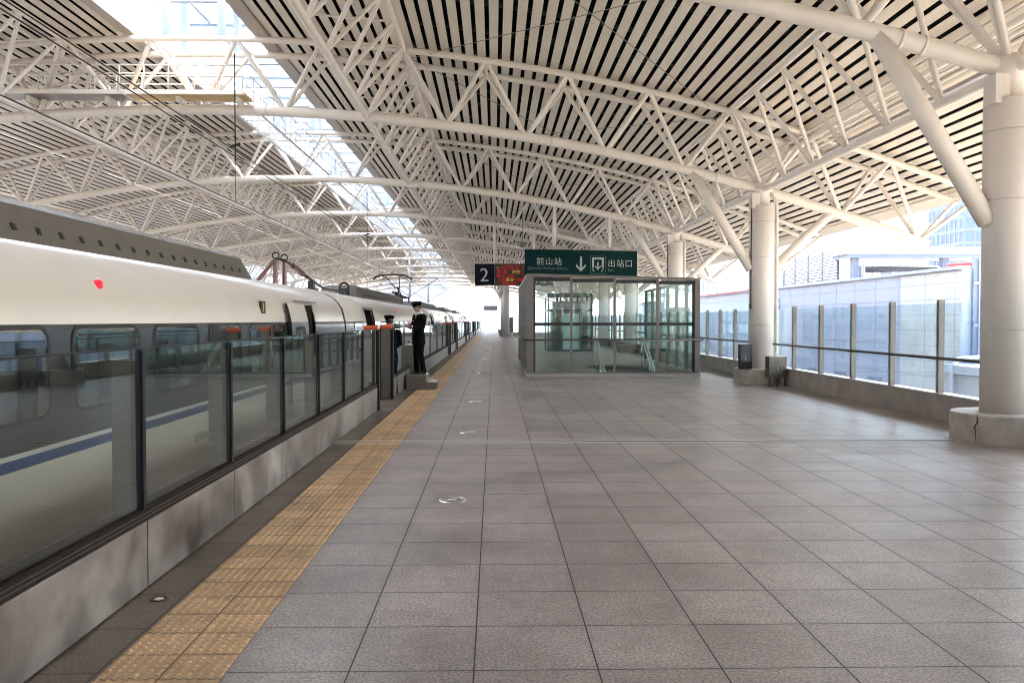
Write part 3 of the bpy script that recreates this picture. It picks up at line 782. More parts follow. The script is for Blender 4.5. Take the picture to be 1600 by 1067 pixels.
        b.box(XC + 1.555, XC + 1.60, a - .25, c + .25, 2.03, 2.05, 'train_gasket')
        Q(b, 'door_frame', 'rubber')
    # indicator
    yy = y0 + 12.2; z = 2.02
    b = MB().lathe([(.052, 0), (.045, .03), (.02, .05)], 0, 0, 14)
    rot = Matrix.Translation((XC + surf(z) - .004, yy, z)) @ Matrix.Rotation(R(62), 4, 'Y')
    b.v = [tuple(rot @ Vector(p)) for p in b.v]; Q(b, 'indicator_lamp', 'red_lamp')
    # roof fairing
    fa, fb = (-2.5, 16.3) if i == 0 else (y0 + 8.3, y0 + 22.5)
    b = MB()
    R1 = [(.80, 2.42), (.69, 2.68), (.63, 2.80), (.54, 2.86), (.3, 2.88)]
    pr = R1 + [(-a, z) for a, z in R1[::-1]]
    rg = []
    for yy, k in ((fa, .0), (fa + .35, 1), (fb - .45, 1), (fb - .2, .75), (fb, .1)):
        rg.append([(XC + a * (.9 + .1 * k), yy, 2.42 + (z - 2.42) * (k * .9 + .1)) for a, z in pr])
    b.loft(rg, None, True, False); fo = Q(b, 'roof_fairing', 'train_grey')
    b = MB(); yy = fa + .8
    while yy < fb - .6:
        rot = Matrix.Translation((XC + .745, yy, 2.565)) @ Matrix.Rotation(R(-23), 4, 'Y')
        b.box(-.012, .008, -.035, .035, -.035, .035, None, rot); yy += .45
    b.box(XC + .79, XC + .83, fa, fb, 2.405, 2.425)
    Q(b, 'fairing_vents', 'rubber')
    # plate
    if i == 0:
        b = MB(); b.box(XC + surf(1.86) - .01, XC + surf(1.86) + .018, 13.6, 13.86, 1.79, 1.99); pl = Q(b, 'number_plate', 'rubber')
        text_on('3', .17, 'led_yellow', Matrix.Translation((XC + surf(1.86) + .021, 13.68, 1.83)) @ Matrix.Rotation(R(90), 4, 'Z') @ Matrix.Rotation(R(90), 4, 'X'), 'number', body, train.location, .002)
        text_on('定员85 07', .13, 'train_gasket', Matrix.Translation((XC + 1.652, 10.4, .22)) @ Matrix.Rotation(R(90), 4, 'Z') @ Matrix.Rotation(R(90), 4, 'X'), 'lettering', body, train.location, .001)
    # underframe + bogies
    b = MB(); b.box(XC - 1.2, XC + 1.2, y0 + .4, y1 - .4, -1.08, -.9); P(b, 'underframe', 'iron_dark', train)
    for yc in (y0 + 3.7, y1 - 3.7):
        b = MB()
        for dy in (-1.25, 1.25):
            for dx in (-.75, .75): b.tube([(XC + dx - .06, yc + dy, -.75), (XC + dx + .06, yc + dy, -.75)], .43, 20)
        b.box(XC - 1.05, XC + 1.05, yc - 1.6, yc + 1.6, -.95, -.72)
        P(b, 'bogie', 'iron_dark', train)
def text_on(s, size, m, mtx, name, par, ploc=(0, 0, 0), depth=.003, align='LEFT'):
    cu = bpy.data.curves.new('txt', 'FONT'); cu.body = s; cu.size = size; cu.extrude = depth; cu.align_x = align; cu.resolution_u = 3
    o = bpy.data.objects.new('txt', cu); COL.objects.link(o)
    bpy.context.view_layer.update()
    me = bpy.data.meshes.new_from_object(o.evaluated_get(bpy.context.evaluated_depsgraph_get()))
    COL.objects.unlink(o); bpy.data.objects.remove(o); me.transform(mtx); me.materials.clear(); me.materials.append(MATS[m])
    me.name = name; ob = bpy.data.objects.new(name, me); COL.objects.link(ob); ob.parent = par
    ob.matrix_parent_inverse = INV(par); return ob
car(2.5, -54, -29) if False else None
for i, (a, c) in enumerate([(-4, 21), (21, 46), (46, 71), (71, 96), (96, 114), (-29, -4)]): car(i, a, c, i == 4)
for yj in (-4, 21, 46, 71, 96):
    b = MB(); pf = [(a * .965, -.6 + (z + .6) * .985) for a, z in prof]
    for (a, za), (c, zc_) in zip(pf[:-1], pf[1:]):
        for s in (1, -1):
            for q in range(4):
                yy = yj - .12 + q * .06; o0 = .0 if q % 2 == 0 else .02; o1 = .02 if q % 2 == 0 else 0
                b.face([(XC + s * (a + o0), yy, za), (XC + s * (a + o1), yy + .06, za), (XC + s * (c + o1), yy + .06, zc_), (XC + s * (c + o0), yy, zc_)])
    P(b, 'gangway_bellows', 'train_gasket', train)
# roof equipment
def post_ins(b, p0, p1, r=.055):
    p0, p1 = Vector(p0), Vector(p1); n = 22; pts, rs = [], []
    for i in range(n + 1):
        pts.append(p0.lerp(p1, i / n)); rs.append(r if i % 2 else r * .72)
    b.tube(pts, rs, 10, 'insulator')
def torus(b, c, Rr, r, m='iron_dark', ax='y', n=18, a0=0, a1=360):
    pts = []
    for i in range(n + 1):
        a = R(a0 + (a1 - a0) * i / n)
        pts.append((c[0] + Rr * math.cos(a), c[1], c[2] + Rr * math.sin(a)) if ax == 'y' else (c[0], c[1] + Rr * math.cos(a), c[2] + Rr * math.sin(a)))
    b.tube(pts, r, 8, m)
b = MB()
ZR = 2.46
post_ins(b, (-5.42, 19.6, ZR), (-5.05, 19.9, 3.05)); post_ins(b, (-5.02, 19.9, ZR), (-5.00, 19.9, 3.08), .075); post_ins(b, (-4.88, 20.2, ZR), (-4.88, 20.2, 3.05), .07)
torus(b, (-5.0, 19.9, 3.16), .075, .016); torus(b, (-4.88, 20.2, 3.14), .075, .016)
b.tube([(-5.0, 19.9, 3.1), (-4.88, 20.2, 3.08), (-4.85, 20.9, 3.0)], .03, 8, 'iron_dark')
post_ins(b, (-4.85, 20.9, 3.0), (-4.9, 22.3, 2.86), .07)
b.tube([(-4.9, 22.3, 2.86), (-4.95, 23.6, 2.76), (-4.98, 25.2, 2.62), (-5.0, 28.3, 2.62)], .035, 8, 'iron_dark')
b.box(-5.05, -4.9, 23.5, 23.75, ZR, 2.76, 'iron_dark'); b.box(-5.3, -4.7, 22.9, 23.2, ZR - .02, 2.53, 'iron_dark')
P(b, 'roof_insulators', 'insulator', train)
b = MB(); torus(b, (-5.0, 28.9, 2.78), .15, .035, 'iron_dark', 'y', 14, -20, 200); b.box(-5.09, -4.91, 28.8, 29.1, ZR, 2.74, 'iron_dark')
for dx in (-.15, .15): b.tube([(-5 + dx, 28.9, ZR), (-5 + dx, 28.9, 2.8)], .03, 8, 'iron_dark')
b.box(-4.86, -4.78, 29.6, 29.7, ZR, 2.72, 'iron_dark'); b.tube([(-4.95, 29.0, 2.5), (-4.82, 29.65, 2.5)], .02, 6, 'iron_dark')
P(b, 'roof_terminal', 'iron_dark', train)
b = MB(); Yp = 44.5
b.box(XC - .5, XC + .5, Yp + 1, Yp + 5, ZR, 2.62); 
for dx in (-.4, .4):
    for dy in (1.2, 4.7): post_ins(b, (XC + dx, Yp + dy, 2.6), (XC + dx, Yp + dy, 2.9), .06)
b.box(XC - .45, XC + .45, Yp + 1.1, Yp + 1.25, 2.9, 3.0); b.box(XC - .45, XC + .45, Yp + 4.6, Yp + 4.75, 2.9, 3.0)
for dx in (-.4, .4): b.tube([(XC + dx, Yp + 1.1, 2.95), (XC + dx, Yp + 4.8, 2.95)], .035, 8)
b.tube([(XC, Yp + 4.6, 3.0), (XC, Yp + 2.6, 3.45)], .06, 10)
for s in (-1, 1):
    b.tube([(XC + s * .12, Yp + 2.6, 3.45), (XC + s * .35, Yp + .15, 3.92)], .03, 8)
    b.tube([(XC + s * .3, Yp + 1.3, 3.0), (XC + s * .1, Yp + 2.6, 3.42)], .022, 8)
for dy in (0, .4):
    pts = [(XC - 1.0, Yp + dy, 3.78), (XC - .85, Yp + dy, 3.9), (XC - .6, Yp + dy, 4.0), (XC, Yp + dy, 4.03), (XC + .6, Yp + dy, 4.0), (XC + .85, Yp + dy, 3.9), (XC + 1.0, Yp + dy, 3.78)]
    b.tube(pts, .035, 8)
for dx in (-.45, .45): b.tube([(XC + dx, Yp, 3.95), (XC + dx, Yp + .4, 3.95)], .025, 6)
b.box(XC - .18, XC + .18, Yp + 1.6, Yp + 2.3, 2.9, 3.2); b.box(XC - .4, XC - .1, Yp + 2.8, Yp + 3.4, 2.62, 3.1)
b.box(XC - .65, XC + .1, Yp - 1.4, Yp + .3, ZR, 3.05, 'train_white')
P(b, 'pantograph', 'iron_dark', train)

# ================================================================ CATENARY
def wire(pts, r, m, label, name='overhead_wire'):
    b = MB().tube(pts, r, 6); tag(b.build(name, m), label, 'overhead wire', 'overhead line wires above the tracks')
def sag(x, z, d, yy0=-15, yy1=300, m_=None):
    pts = []
    for k in range(-2, 13):
        ya = 11.93 + 22.2 * k - 3
        for t in range(6):
            u = t / 6; pts.append((x, ya + 22.2 * u, z - 4 * d * u * (1 - u)))
    return pts
wire([(XC, -15, 4.08), (XC, 300, 4.08)], .009, 'wire', 'dark contact wire directly above the near train')
wire([(XC, -15, 4.89), (XC, 300, 4.89)], .008, 'pipe_white', 'bright messenger wire above the near train')
wire([(XC - .35, -15, 5.22), (XC - .35, 300, 5.22)], .010, 'wire', 'upper dark feeder wire, left of the pair above the near train')
wire([(XC - .2, -15, 5.25), (XC - .2, 300, 5.25)], .010, 'wire', 'upper dark feeder wire, right of the pair above the near train')
wire([(-10.07, -15, 4.08), (-10.07, 300, 4.08)], .009, 'wire', 'contact wire above the far track')
wire([(-10.07, -15, 5.5), (-10.07, 300, 5.5)], .004, 'pipe_white', 'bright messenger wire above the far track')
for i in range(5):
    yy = 8.6 + 9.1 * i
    b = MB().tube([(XC, yy, 4.09), (XC, yy, 4.88)], .006, 6)
    if i in (1, 3): b.tube([(XC, yy, 4.88), (XC, yy, zb(XC) - .1)], .014, 6); b.tube([(XC - .1, yy, 5.2), (XC + .1, yy, 5.26)], .03, 6)
    tag(b.build('wire_dropper', 'wire'), f'thin vertical dropper wire above the near train, {ordn(i)} from the camera', 'dropper', 'droppers of the overhead line')
for i, k in enumerate((7, 9)):
    y = YA[k] if k != 7 else YA[7]
    e = empty('catenary_mast', f'white drop tube with wire arms hung between the tracks, {["nearer","farther"][i]} one', 'catenary support', 'overhead line drop supports', (AX, y, 3.7))
    if k == 2: continue_ = True
    P(MB().tube([(AX, y, 3.7), (AX, y, zb(AX))], .11 if k > 4 else .03, 12), 'drop_tube', 'steel_white', e)
    b = MB()
    b.tube([(AX, y, 5.5), (-5.1, y, 5.45)], .03, 8); b.tube([(AX, y, 3.85), (-5.1, y, 5.45)], .03, 8); b.tube([(-5.1, y, 5.45), (-4.6, y, 4.3), (XC, y, 4.15)], .02, 8)
    b.tube([(AX, y, 5.5), (-10.2, y, 5.45)], .03, 8); b.tube([(AX, y, 3.85), (-10.2, y, 5.45)], .03, 8)
    P(b, 'cantilever_arm', 'iron_dark', e)

# ================================================================ STAIR ENCLOSURE
EX0, EX1, EY0, EY1 = .975, 6.175, 25.75, 34.7
enc = empty('stair_enclosure', 'glass and grey metal enclosure around the exit stairs', 'stair enclosure', None, ((EX0 + EX1) / 2, EY0, 0))
def ztop(x, y=EY0): return 3.05 - .12 * (x - EX0) / (EX1 - EX0) - .08 * (y - EY0) / (EY1 - EY0)
def hwall(y, divs, first, back=False):
    # frame along x
    for i, x in enumerate(divs):
        wd = .20 if (i == 0 or i == len(divs) - 1) and first else .07
        if i == 0: xa, xb_ = EX0, EX0 + wd
        elif i == len(divs) - 1: xa, xb_ = EX1 - (.15 if first else .07), EX1
        else: xa, xb_ = x - wd / 2, x + wd / 2
        P(MB().box(xa, xb_, y - .02, y + .10, .12, ztop(x, y) - .06), 'post', 'alu_grey', enc)
    for a, c in zip(divs[:-1], divs[1:]):
        a2 = a + (.20 if a == EX0 and first else .035); c2 = c - (.15 if c == EX1 and first else .035)
        P(MB().box(a2 + .01, c2 - .01, y + .05, y + .062, .14, ztop(c, y) - .10), 'glass_pane', 'glass_clear', enc)
        b = MB(); b.box(a2, c2, y + .03, y + .048, ztop(c, y) - .17, ztop(c, y) - .062); b.box(a2, c2, y + .03, y + .048, 1.52, 1.61)
        b.box(a2, a2 + .06, y + .03, y + .046, .14, ztop(c, y) - .145) if a == EX0 else None
        b.box(c2 - .08, c2, y + .03, y + .046, .14, ztop(c, y) - .145) if c == EX1 else None
        P(b, 'inner_frame', 'black_frame', enc)
divs = [EX0, 2.31, 3.61, 4.90, EX1]
hwall(EY0, divs, True)
b = MB(); z0 = ztop(EX0); z1 = ztop(EX1)
b.raw([(EX0 - .01, EY0 - .04, z0 - .06), (EX1 + .01, EY0 - .04, z1 - .06), (EX1 + .01, EY0 + .12, z1 - .06), (EX0 - .01, EY0 + .12, z0 - .06), (EX0 - .01, EY0 - .04, z0 + .02), (EX1 + .01, EY0 - .04, z1 + .02), (EX1 + .01, EY0 + .12, z1 + .02), (EX0 - .01, EY0 + .12, z0 + .02)],
      [(0, 1, 2, 3), (4, 7, 6, 5), (0, 4, 5, 1), (1, 5, 6, 2), (2, 6, 7, 3), (3, 7, 4, 0)])
P(b, 'top_beam', 'alu_grey', enc)
b = MB(); b.box(EX0 - .02, EX1 + .02, EY0 - .06, EY0 + .12, 0, .055); b.box(EX0 - .01, EX1 + .01, EY0 - .04, EY0 + .12, .06, .12); b.box(EX0 - .06, EX1 + .06, EY0 - .10, EY0 - .04, .115, .135, 'rail_dark')
P(b, 'base_sill', 'alu_light', enc)
# sides
for sx, x in ((-1, EX0), (1, EX1)):
    ys = [EY0 + .12, EY0 + 1.6, EY0 + 3.1, EY0 + 4.6, EY0 + 6.1, EY0 + 7.55, EY1]
    for i, y in enumerate(ys[1:]):
        P(MB().box(min(x, x - sx * .10), max(x, x - sx * .10), y - .08, y + .05, .12, ztop(x, y) - .06), 'post', 'alu_grey', enc)
    for a, c in zip(ys[:-1], ys[1:]):
        xm = x - sx * .05
        P(MB().box(xm - .006, xm + .006, a + .06, c - .09, .14, ztop(x, c) - .08), 'glass_pane', 'glass_clear', enc)
        P(MB().box(xm - .012, xm + .012, a + .06, c - .09, 1.53, 1.60), 'inner_frame', 'black_frame', enc)
    b = MB(); xa, xb_ = min(x, x - sx * .12), max(x, x - sx * .12)
    za, zc_ = ztop(x, EY0), ztop(x, EY1)
    b.raw([(xa, EY0 + .12, za - .06), (xb_, EY0 + .12, za - .06), (xb_, EY1 + .05, zc_ - .06), (xa, EY1 + .05, zc_ - .06), (xa, EY0 + .12, za + .02), (xb_, EY0 + .12, za + .02), (xb_, EY1 + .05, zc_ + .02), (xa, EY1 + .05, zc_ + .02)],
          [(0, 1, 2, 3), (4, 7, 6, 5), (0, 4, 5, 1), (1, 5, 6, 2), (2, 6, 7, 3), (3, 7, 4, 0)])
    P(b, 'top_beam', 'alu_grey', enc)
    P(MB().box(xa, xb_, EY0 + .12, EY1, 0, .12), 'base_sill', 'alu_light', enc)
xo = .09
b = MB().tube([(EX0 - xo, EY1, 1.10), (EX0 - xo, EY0 - xo, 1.10), (EX1 + xo, EY0 - xo, 1.10), (EX1 + xo, EY1, 1.10)], .03, 10)
for x in divs: b.box(x - .015, x + .015, EY0 - xo, EY0 - .02, 1.06, 1.08)
b.tube([(EX0 - xo, EY1 - 2, .16), (EX0 - xo, EY0 - xo, .16)], .018, 8)
P(b, 'handrail', 'rail_grey', enc)
# stairs
b = MB(); n = 14
for i in range(n):
    y1_ = HY1 - .3 * i
    b.box(HX0 + .005, HX1 - .005, y1_ - .3, y1_, -.16 * (i + 1) - 1.2, -.16 * (i + 1) - .0)
struct(b.build('exit_stairs', 'stone_step'))
b = MB()
b.box(HX0 - .1, HX0, HY0, HY1, -3.5, -.01); b.box(HX1, HX1 + .1, HY0, HY1, -3.5, -.01); b.box(HX0, HX1, HY0 - .1, HY0, -3.5, -.01)
struct(b.build('stairwell_walls', 'slab_side'))
for x in (3.75, 5.50):
    lab = 'sloping stainless stair handrail on the ' + ('left' if x < 5 else 'right') + ' side of the stairwell'
    e = empty('stair_handrail', lab, 'handrail', 'stair handrails in the glass enclosure', (x, 32, 0))
    for dx in (0, .09):
        P(MB().tube([(x + dx, 32.5, 1.02), (x + dx, 32.0, 1.02), (x + dx, 26.8, -1.6)], .032, 8), 'rail', 'rail_bright', e)
    b = MB()
    for q in range(3): b.tube([(x, 32.0 - q * 1.6, 1.0 - q * .8), (x, 32.0 - q * 1.6, -.08 - q * .8)], .02, 8)
    P(b, 'post', 'rail_steel', e)
# lift
lift = empty('lift_shaft', 'dark green glass lift shaft seen through the stair enclosure', 'lift', None, (4.05, 46.5, 0))
LX0, LX1, LY0, LY1 = 2.85, 5.27, 46, 48.6
b = MB()
for x in (LX0, LX1 - .1, 3.5, 4.65):
    for y in (LY0, LY1 - .1): b.box(x, x + .1, y, y + .1, 0, 3.05)
for z in (.0, 2.15, 2.95): 
    b.box(LX0, LX1, LY0 - .01, LY0 + .09, z + .001, z + .12); b.box(LX0, LX1, LY1 - .11, LY1 - .01, z + .001, z + .12)
    b.box(LX0 - .01, LX0 + .09, LY0, LY1, z + .002, z + .11); b.box(LX1 - .09, LX1 + .01, LY0, LY1, z + .002, z + .11)
P(b, 'frame', 'elev_green', lift)
P(MB().box(LX0 + .02, LX1 - .02, LY0 + .03, LY1 - .03, 3.07, 3.13), 'roof', 'elev_green', lift)
for (a, c) in ((LX0 + .1, 3.5), (4.75, LX1 - .1)): P(MB().box(a, c, LY0 + .04, LY0 + .05, .12, 2.15), 'glass_pane', 'glass_clear', lift)
P(MB().box(3.69, 4.11, LY0 + .03, LY0 + .06, .05, 2.04), 'door', 'door_mint', lift); P(MB().box(4.13, 4.54, LY0 + .03, LY0 + .06, .05, 2.04), 'door', 'door_mint', lift)
b = MB(); b.box(3.60, 3.68, LY0 - .03, LY0 + .06, .12, 2.12); b.box(4.55, 4.64, LY0 - .03, LY0 + .06, .12, 2.12); b.box(3.60, 4.64, LY0 - .03, LY0 + .06, 2.05, 2.14); P(b, 'door_frame', 'alu_grey', lift)
b = MB(); b.box(3.2, 4.95, 46.6, 48.2, 2.3, 2.7); b.box(3.15, 3.3, 46.5, 48.3, .13, 2.3); b.box(4.85, 5.0, 46.5, 48.3, .13, 2.3); b.box(3.3, 4.85, 48.2, 48.25, .13, 2.3)
P(b, 'lift_car', 'elev_green', lift)
e = empty('lift_sign', 'dark hanging sign above the lift doors behind the stair enclosure', 'sign', None, (4.1, 45.6, 2.5))
P(MB().box(3.2, 4.9, 45.55, 45.65, 2.25, 2.65), 'panel', 'sign_grey', e)
text_on('无障碍电梯', .26, 'sign_text', Matrix.Translation((3.45, 45.545, 2.36)) @ Matrix.Rotation(R(90), 4, 'X'), 'lettering', e, e.location)

# ================================================================ SIGNS
RX = Matrix.Rotation(R(90), 4, 'X')
Ys = 34.13
sg = empty('exit_sign', 'dark green hanging sign with white station name, down arrow and exit pictogram', 'sign', None, (3.43, Ys, 3.9))
P(MB().box(1.21, 5.65, Ys - .10, Ys + .10, 3.40, 4.42), 'panel', 'sign_green', sg)
b = MB(); b.box(1.20, 5.66, Ys - .11, Ys + .11, 4.421, 4.45); b.box(2.985, 2.992, Ys - .106, Ys - .1, 3.40, 4.42); P(b, 'trim', 'black_frame', sg)
for x in (2.36, 4.55):
    b = MB().tube([(x, Ys, 4.45), (x, Ys, zb(x))], .075, 10); b.box(x - .18, x + .18, Ys - .12, Ys + .12, 4.455, 4.56, 'alu_light'); P(b, 'hanger', 'steel_paint', sg)
yf = Ys - .105
def T(s, x, z, size, m, par=sg, y=yf): return text_on(s, size, m, Matrix.Translation((x, y, z)) @ RX, 'lettering', par, par.location)
T('前', 1.66, 3.86, .32, 'sign_text'); T('山', 2.01, 3.86, .32, 'sign_text'); T('站', 2.36, 3.86, .32, 'sign_text')
T('Qianshan Railway Station', 1.32, 3.66, .155, 'sign_text_dim')
b = MB(); ax, az = 3.43, 3.98   # arrow
b.box(ax - .042, ax + .042, yf - .004, yf + .002, 3.72, 4.18)
for s in (-1, 1): b.ext([(ax + s * .19, 3.90), (ax + s * .19, 3.79), (ax, 3.60), (ax, 3.71)], yf - .005, yf + .002, 'y')
P(b, 'arrow', 'sign_text', sg)
b = MB(); px, pz = 4.10, 3.93
def fr(x0, x1, z0, z1, t, m=None):
    b.box(x0, x1, yf - .004, yf + .002, z1 - t, z1, m); b.box(x0, x0 + t, yf - .0045, yf + .002, z0, z1 - t - .001, m); b.box(x1 - t, x1, yf - .0045, yf + .002, z0, z1 - t - .001, m)
fr(px - .23, px + .23, 3.76, 4.16, .075)
b.box(px - .025, px + .025, yf - .004, yf + .002, 3.76, 3.98)
for s in (-1, 1): 
    b.ext([(px + s * .12, 3.86), (px + s * .12, 3.80), (px, 3.67), (px, 3.74)], yf - .005, yf + .002, 'y')
    b.ext([(px + s * .24, 3.72), (px + s * .20, 3.72), (px + s * .12, 3.60), (px + s * .16, 3.60)], yf - .005, yf + .002, 'y')
P(b, 'exit_pictogram', 'sign_text', sg)
b = MB(); fr(px - .30, px + .30, 3.52, 4.22, .012); b.box(px - .30, px + .30, yf - .004, yf + .002, 3.508, 3.52); P(b, 'pictogram_border', 'sign_text_dim', sg)
T('出', 4.48, 3.83, .32, 'sign_text'); T('站', 4.83, 3.83, .32, 'sign_text'); T('口', 5.16, 3.83, .32, 'sign_text'); T('Exit', 4.49, 3.63, .15, 'sign_text_dim')
sg.rotation_euler = (0, R(.9), 0)
# platform number + departures
Yl = 45.2
e = empty('platform_sign', 'dark navy platform number sign with red departure display hung from the roof', 'sign', None, (1.0, Yl, 4.05))
P(MB().box(-1.0, .035, Yl - .12, Yl + .12, 3.50, 4.58), 'number_panel', 'sign_navy', e)
P(MB().box(.045, 3.1, Yl - .12, Yl + .12, 3.50, 4.58), 'display_panel', 'led_panel', e)
b = MB(); b.box(-1.01, 3.11, Yl - .13, Yl + .13, 4.581, 4.62)
P(b, 'trim', 'black_frame', e)
for x in (.03, 2.08): P(MB().tube([(x, Yl, 4.62), (x, Yl, zb(x))], .07, 10), 'hanger', 'steel_paint', e)
yl = Yl - .125
text_on('2', 1.0, 'sign_text', Matrix.Translation((-.76, yl, 3.70)) @ RX, 'number', e, e.location)
for s, x, z, sz, m in (('←', .12, 4.36, .2, 'led_yellow'), ('G7628 次  11:03', .34, 4.36, .24, 'led_red'), ('珠 海', .12, 4.12, .25, 'led_red'), ('开往', .92, 4.12, .22, 'led_yellow'), ('广州南', 1.36, 4.12, .25, 'led_red'),
                    ('0815,-1008,', .12, 3.92, .2, 'led_red'), ('停8', 1.5, 3.92, .2, 'led_red'), ('车厢', .2, 3.72, .2, 'led_red'), ('重合', .62, 3.72, .2, 'led_yellow'), ('81088', 1.0, 3.72, .2, 'led_red'), ('请排队候车', .4, 3.53, .16, 'led_red')):
    text_on(s, sz, m, Matrix.Translation((x, yl, z)) @ RX, 'display_text', e, e.location)
# far station sign
e = empty('station_name_sign', 'small grey hanging station name sign at the far end of the platform', 'sign', None, (-.5, 130, 3.5))
P(MB().box(-1.6, .55, 129.9, 130.1, 3.12, 3.85), 'panel', 'sign_grey', e)
text_on('前山站', .5, 'sign_text', Matrix.Translation((-1.25, 129.88, 3.28)) @ RX, 'lettering', e, e.location)
b = MB()
for x in (-1.1, 0): b.tube([(x, 130, 3.85), (x, 130, 6.6)], .04, 6)
P(b, 'hanger', 'steel_paint', e)
e = empty('hanging_speaker', 'small round loudspeaker hanging under the arches near the platform number sign', 'loudspeaker', None, (1.25, 45.2, 4.9))
o = MB().tube([(1.25, 38, 5.0), (1.25, 38.25, 5.0)], [.14, .09], 14).tube([(1.25, 38.12, 5.1), (1.25, 38.12, 6.5)], .012, 6); P(o, 'horn', 'alu_grey', e)

# ================================================================ CABINETS
e = empty('notice_cabinet', 'dark glass fronted cabinet standing on the left side of a column plinth', 'cabinet', None, (6.6, 22.5, .4))
b = MB(); b.box(6.46, 6.78, 22.5, 22.7, .40, 1.05); P(b, 'case', 'iron_dark', e)
P(MB().box(6.48, 6.60, 22.485, 22.498, .44, 1.02), 'door', 'cabinet_glass', e); P(MB().box(6.62, 6.76, 22.485, 22.498, .44, 1.02), 'door', 'cabinet_glass', e)
P(MB().box(6.602, 6.614, 22.48, 22.495, .62, .76), 'handle', 'disc_metal', e)
e = empty('steel_cabinet', 'stainless steel cabinet on short legs to the right of the second column', 'cabinet', None, (7.23, 21.95, 0))
b = MB(); b.box(7.0, 7.44, 21.76, 22.1, .22, .75); P(b, 'case', 'stainless', e)
b = MB(); b.box(7.215, 7.222, 21.755, 21.762, .23, .74); b.box(7.01, 7.43, 21.755, 21.762, .47, .478); P(b, 'door_gap', 'black_frame', e)
P(MB().box(7.19, 7.208, 21.73, 21.758, .42, .52), 'handle', 'rail_steel', e)
for x in (7.0, 7.2, 7.40):
    P(MB().box(x, x + .035, 21.78, 21.82, 0, .22), 'leg', 'iron_dark', e)
P(MB().box(6.98, 7.46, 21.74, 22.12, .752, .765), 'top', 'alu_light', e)

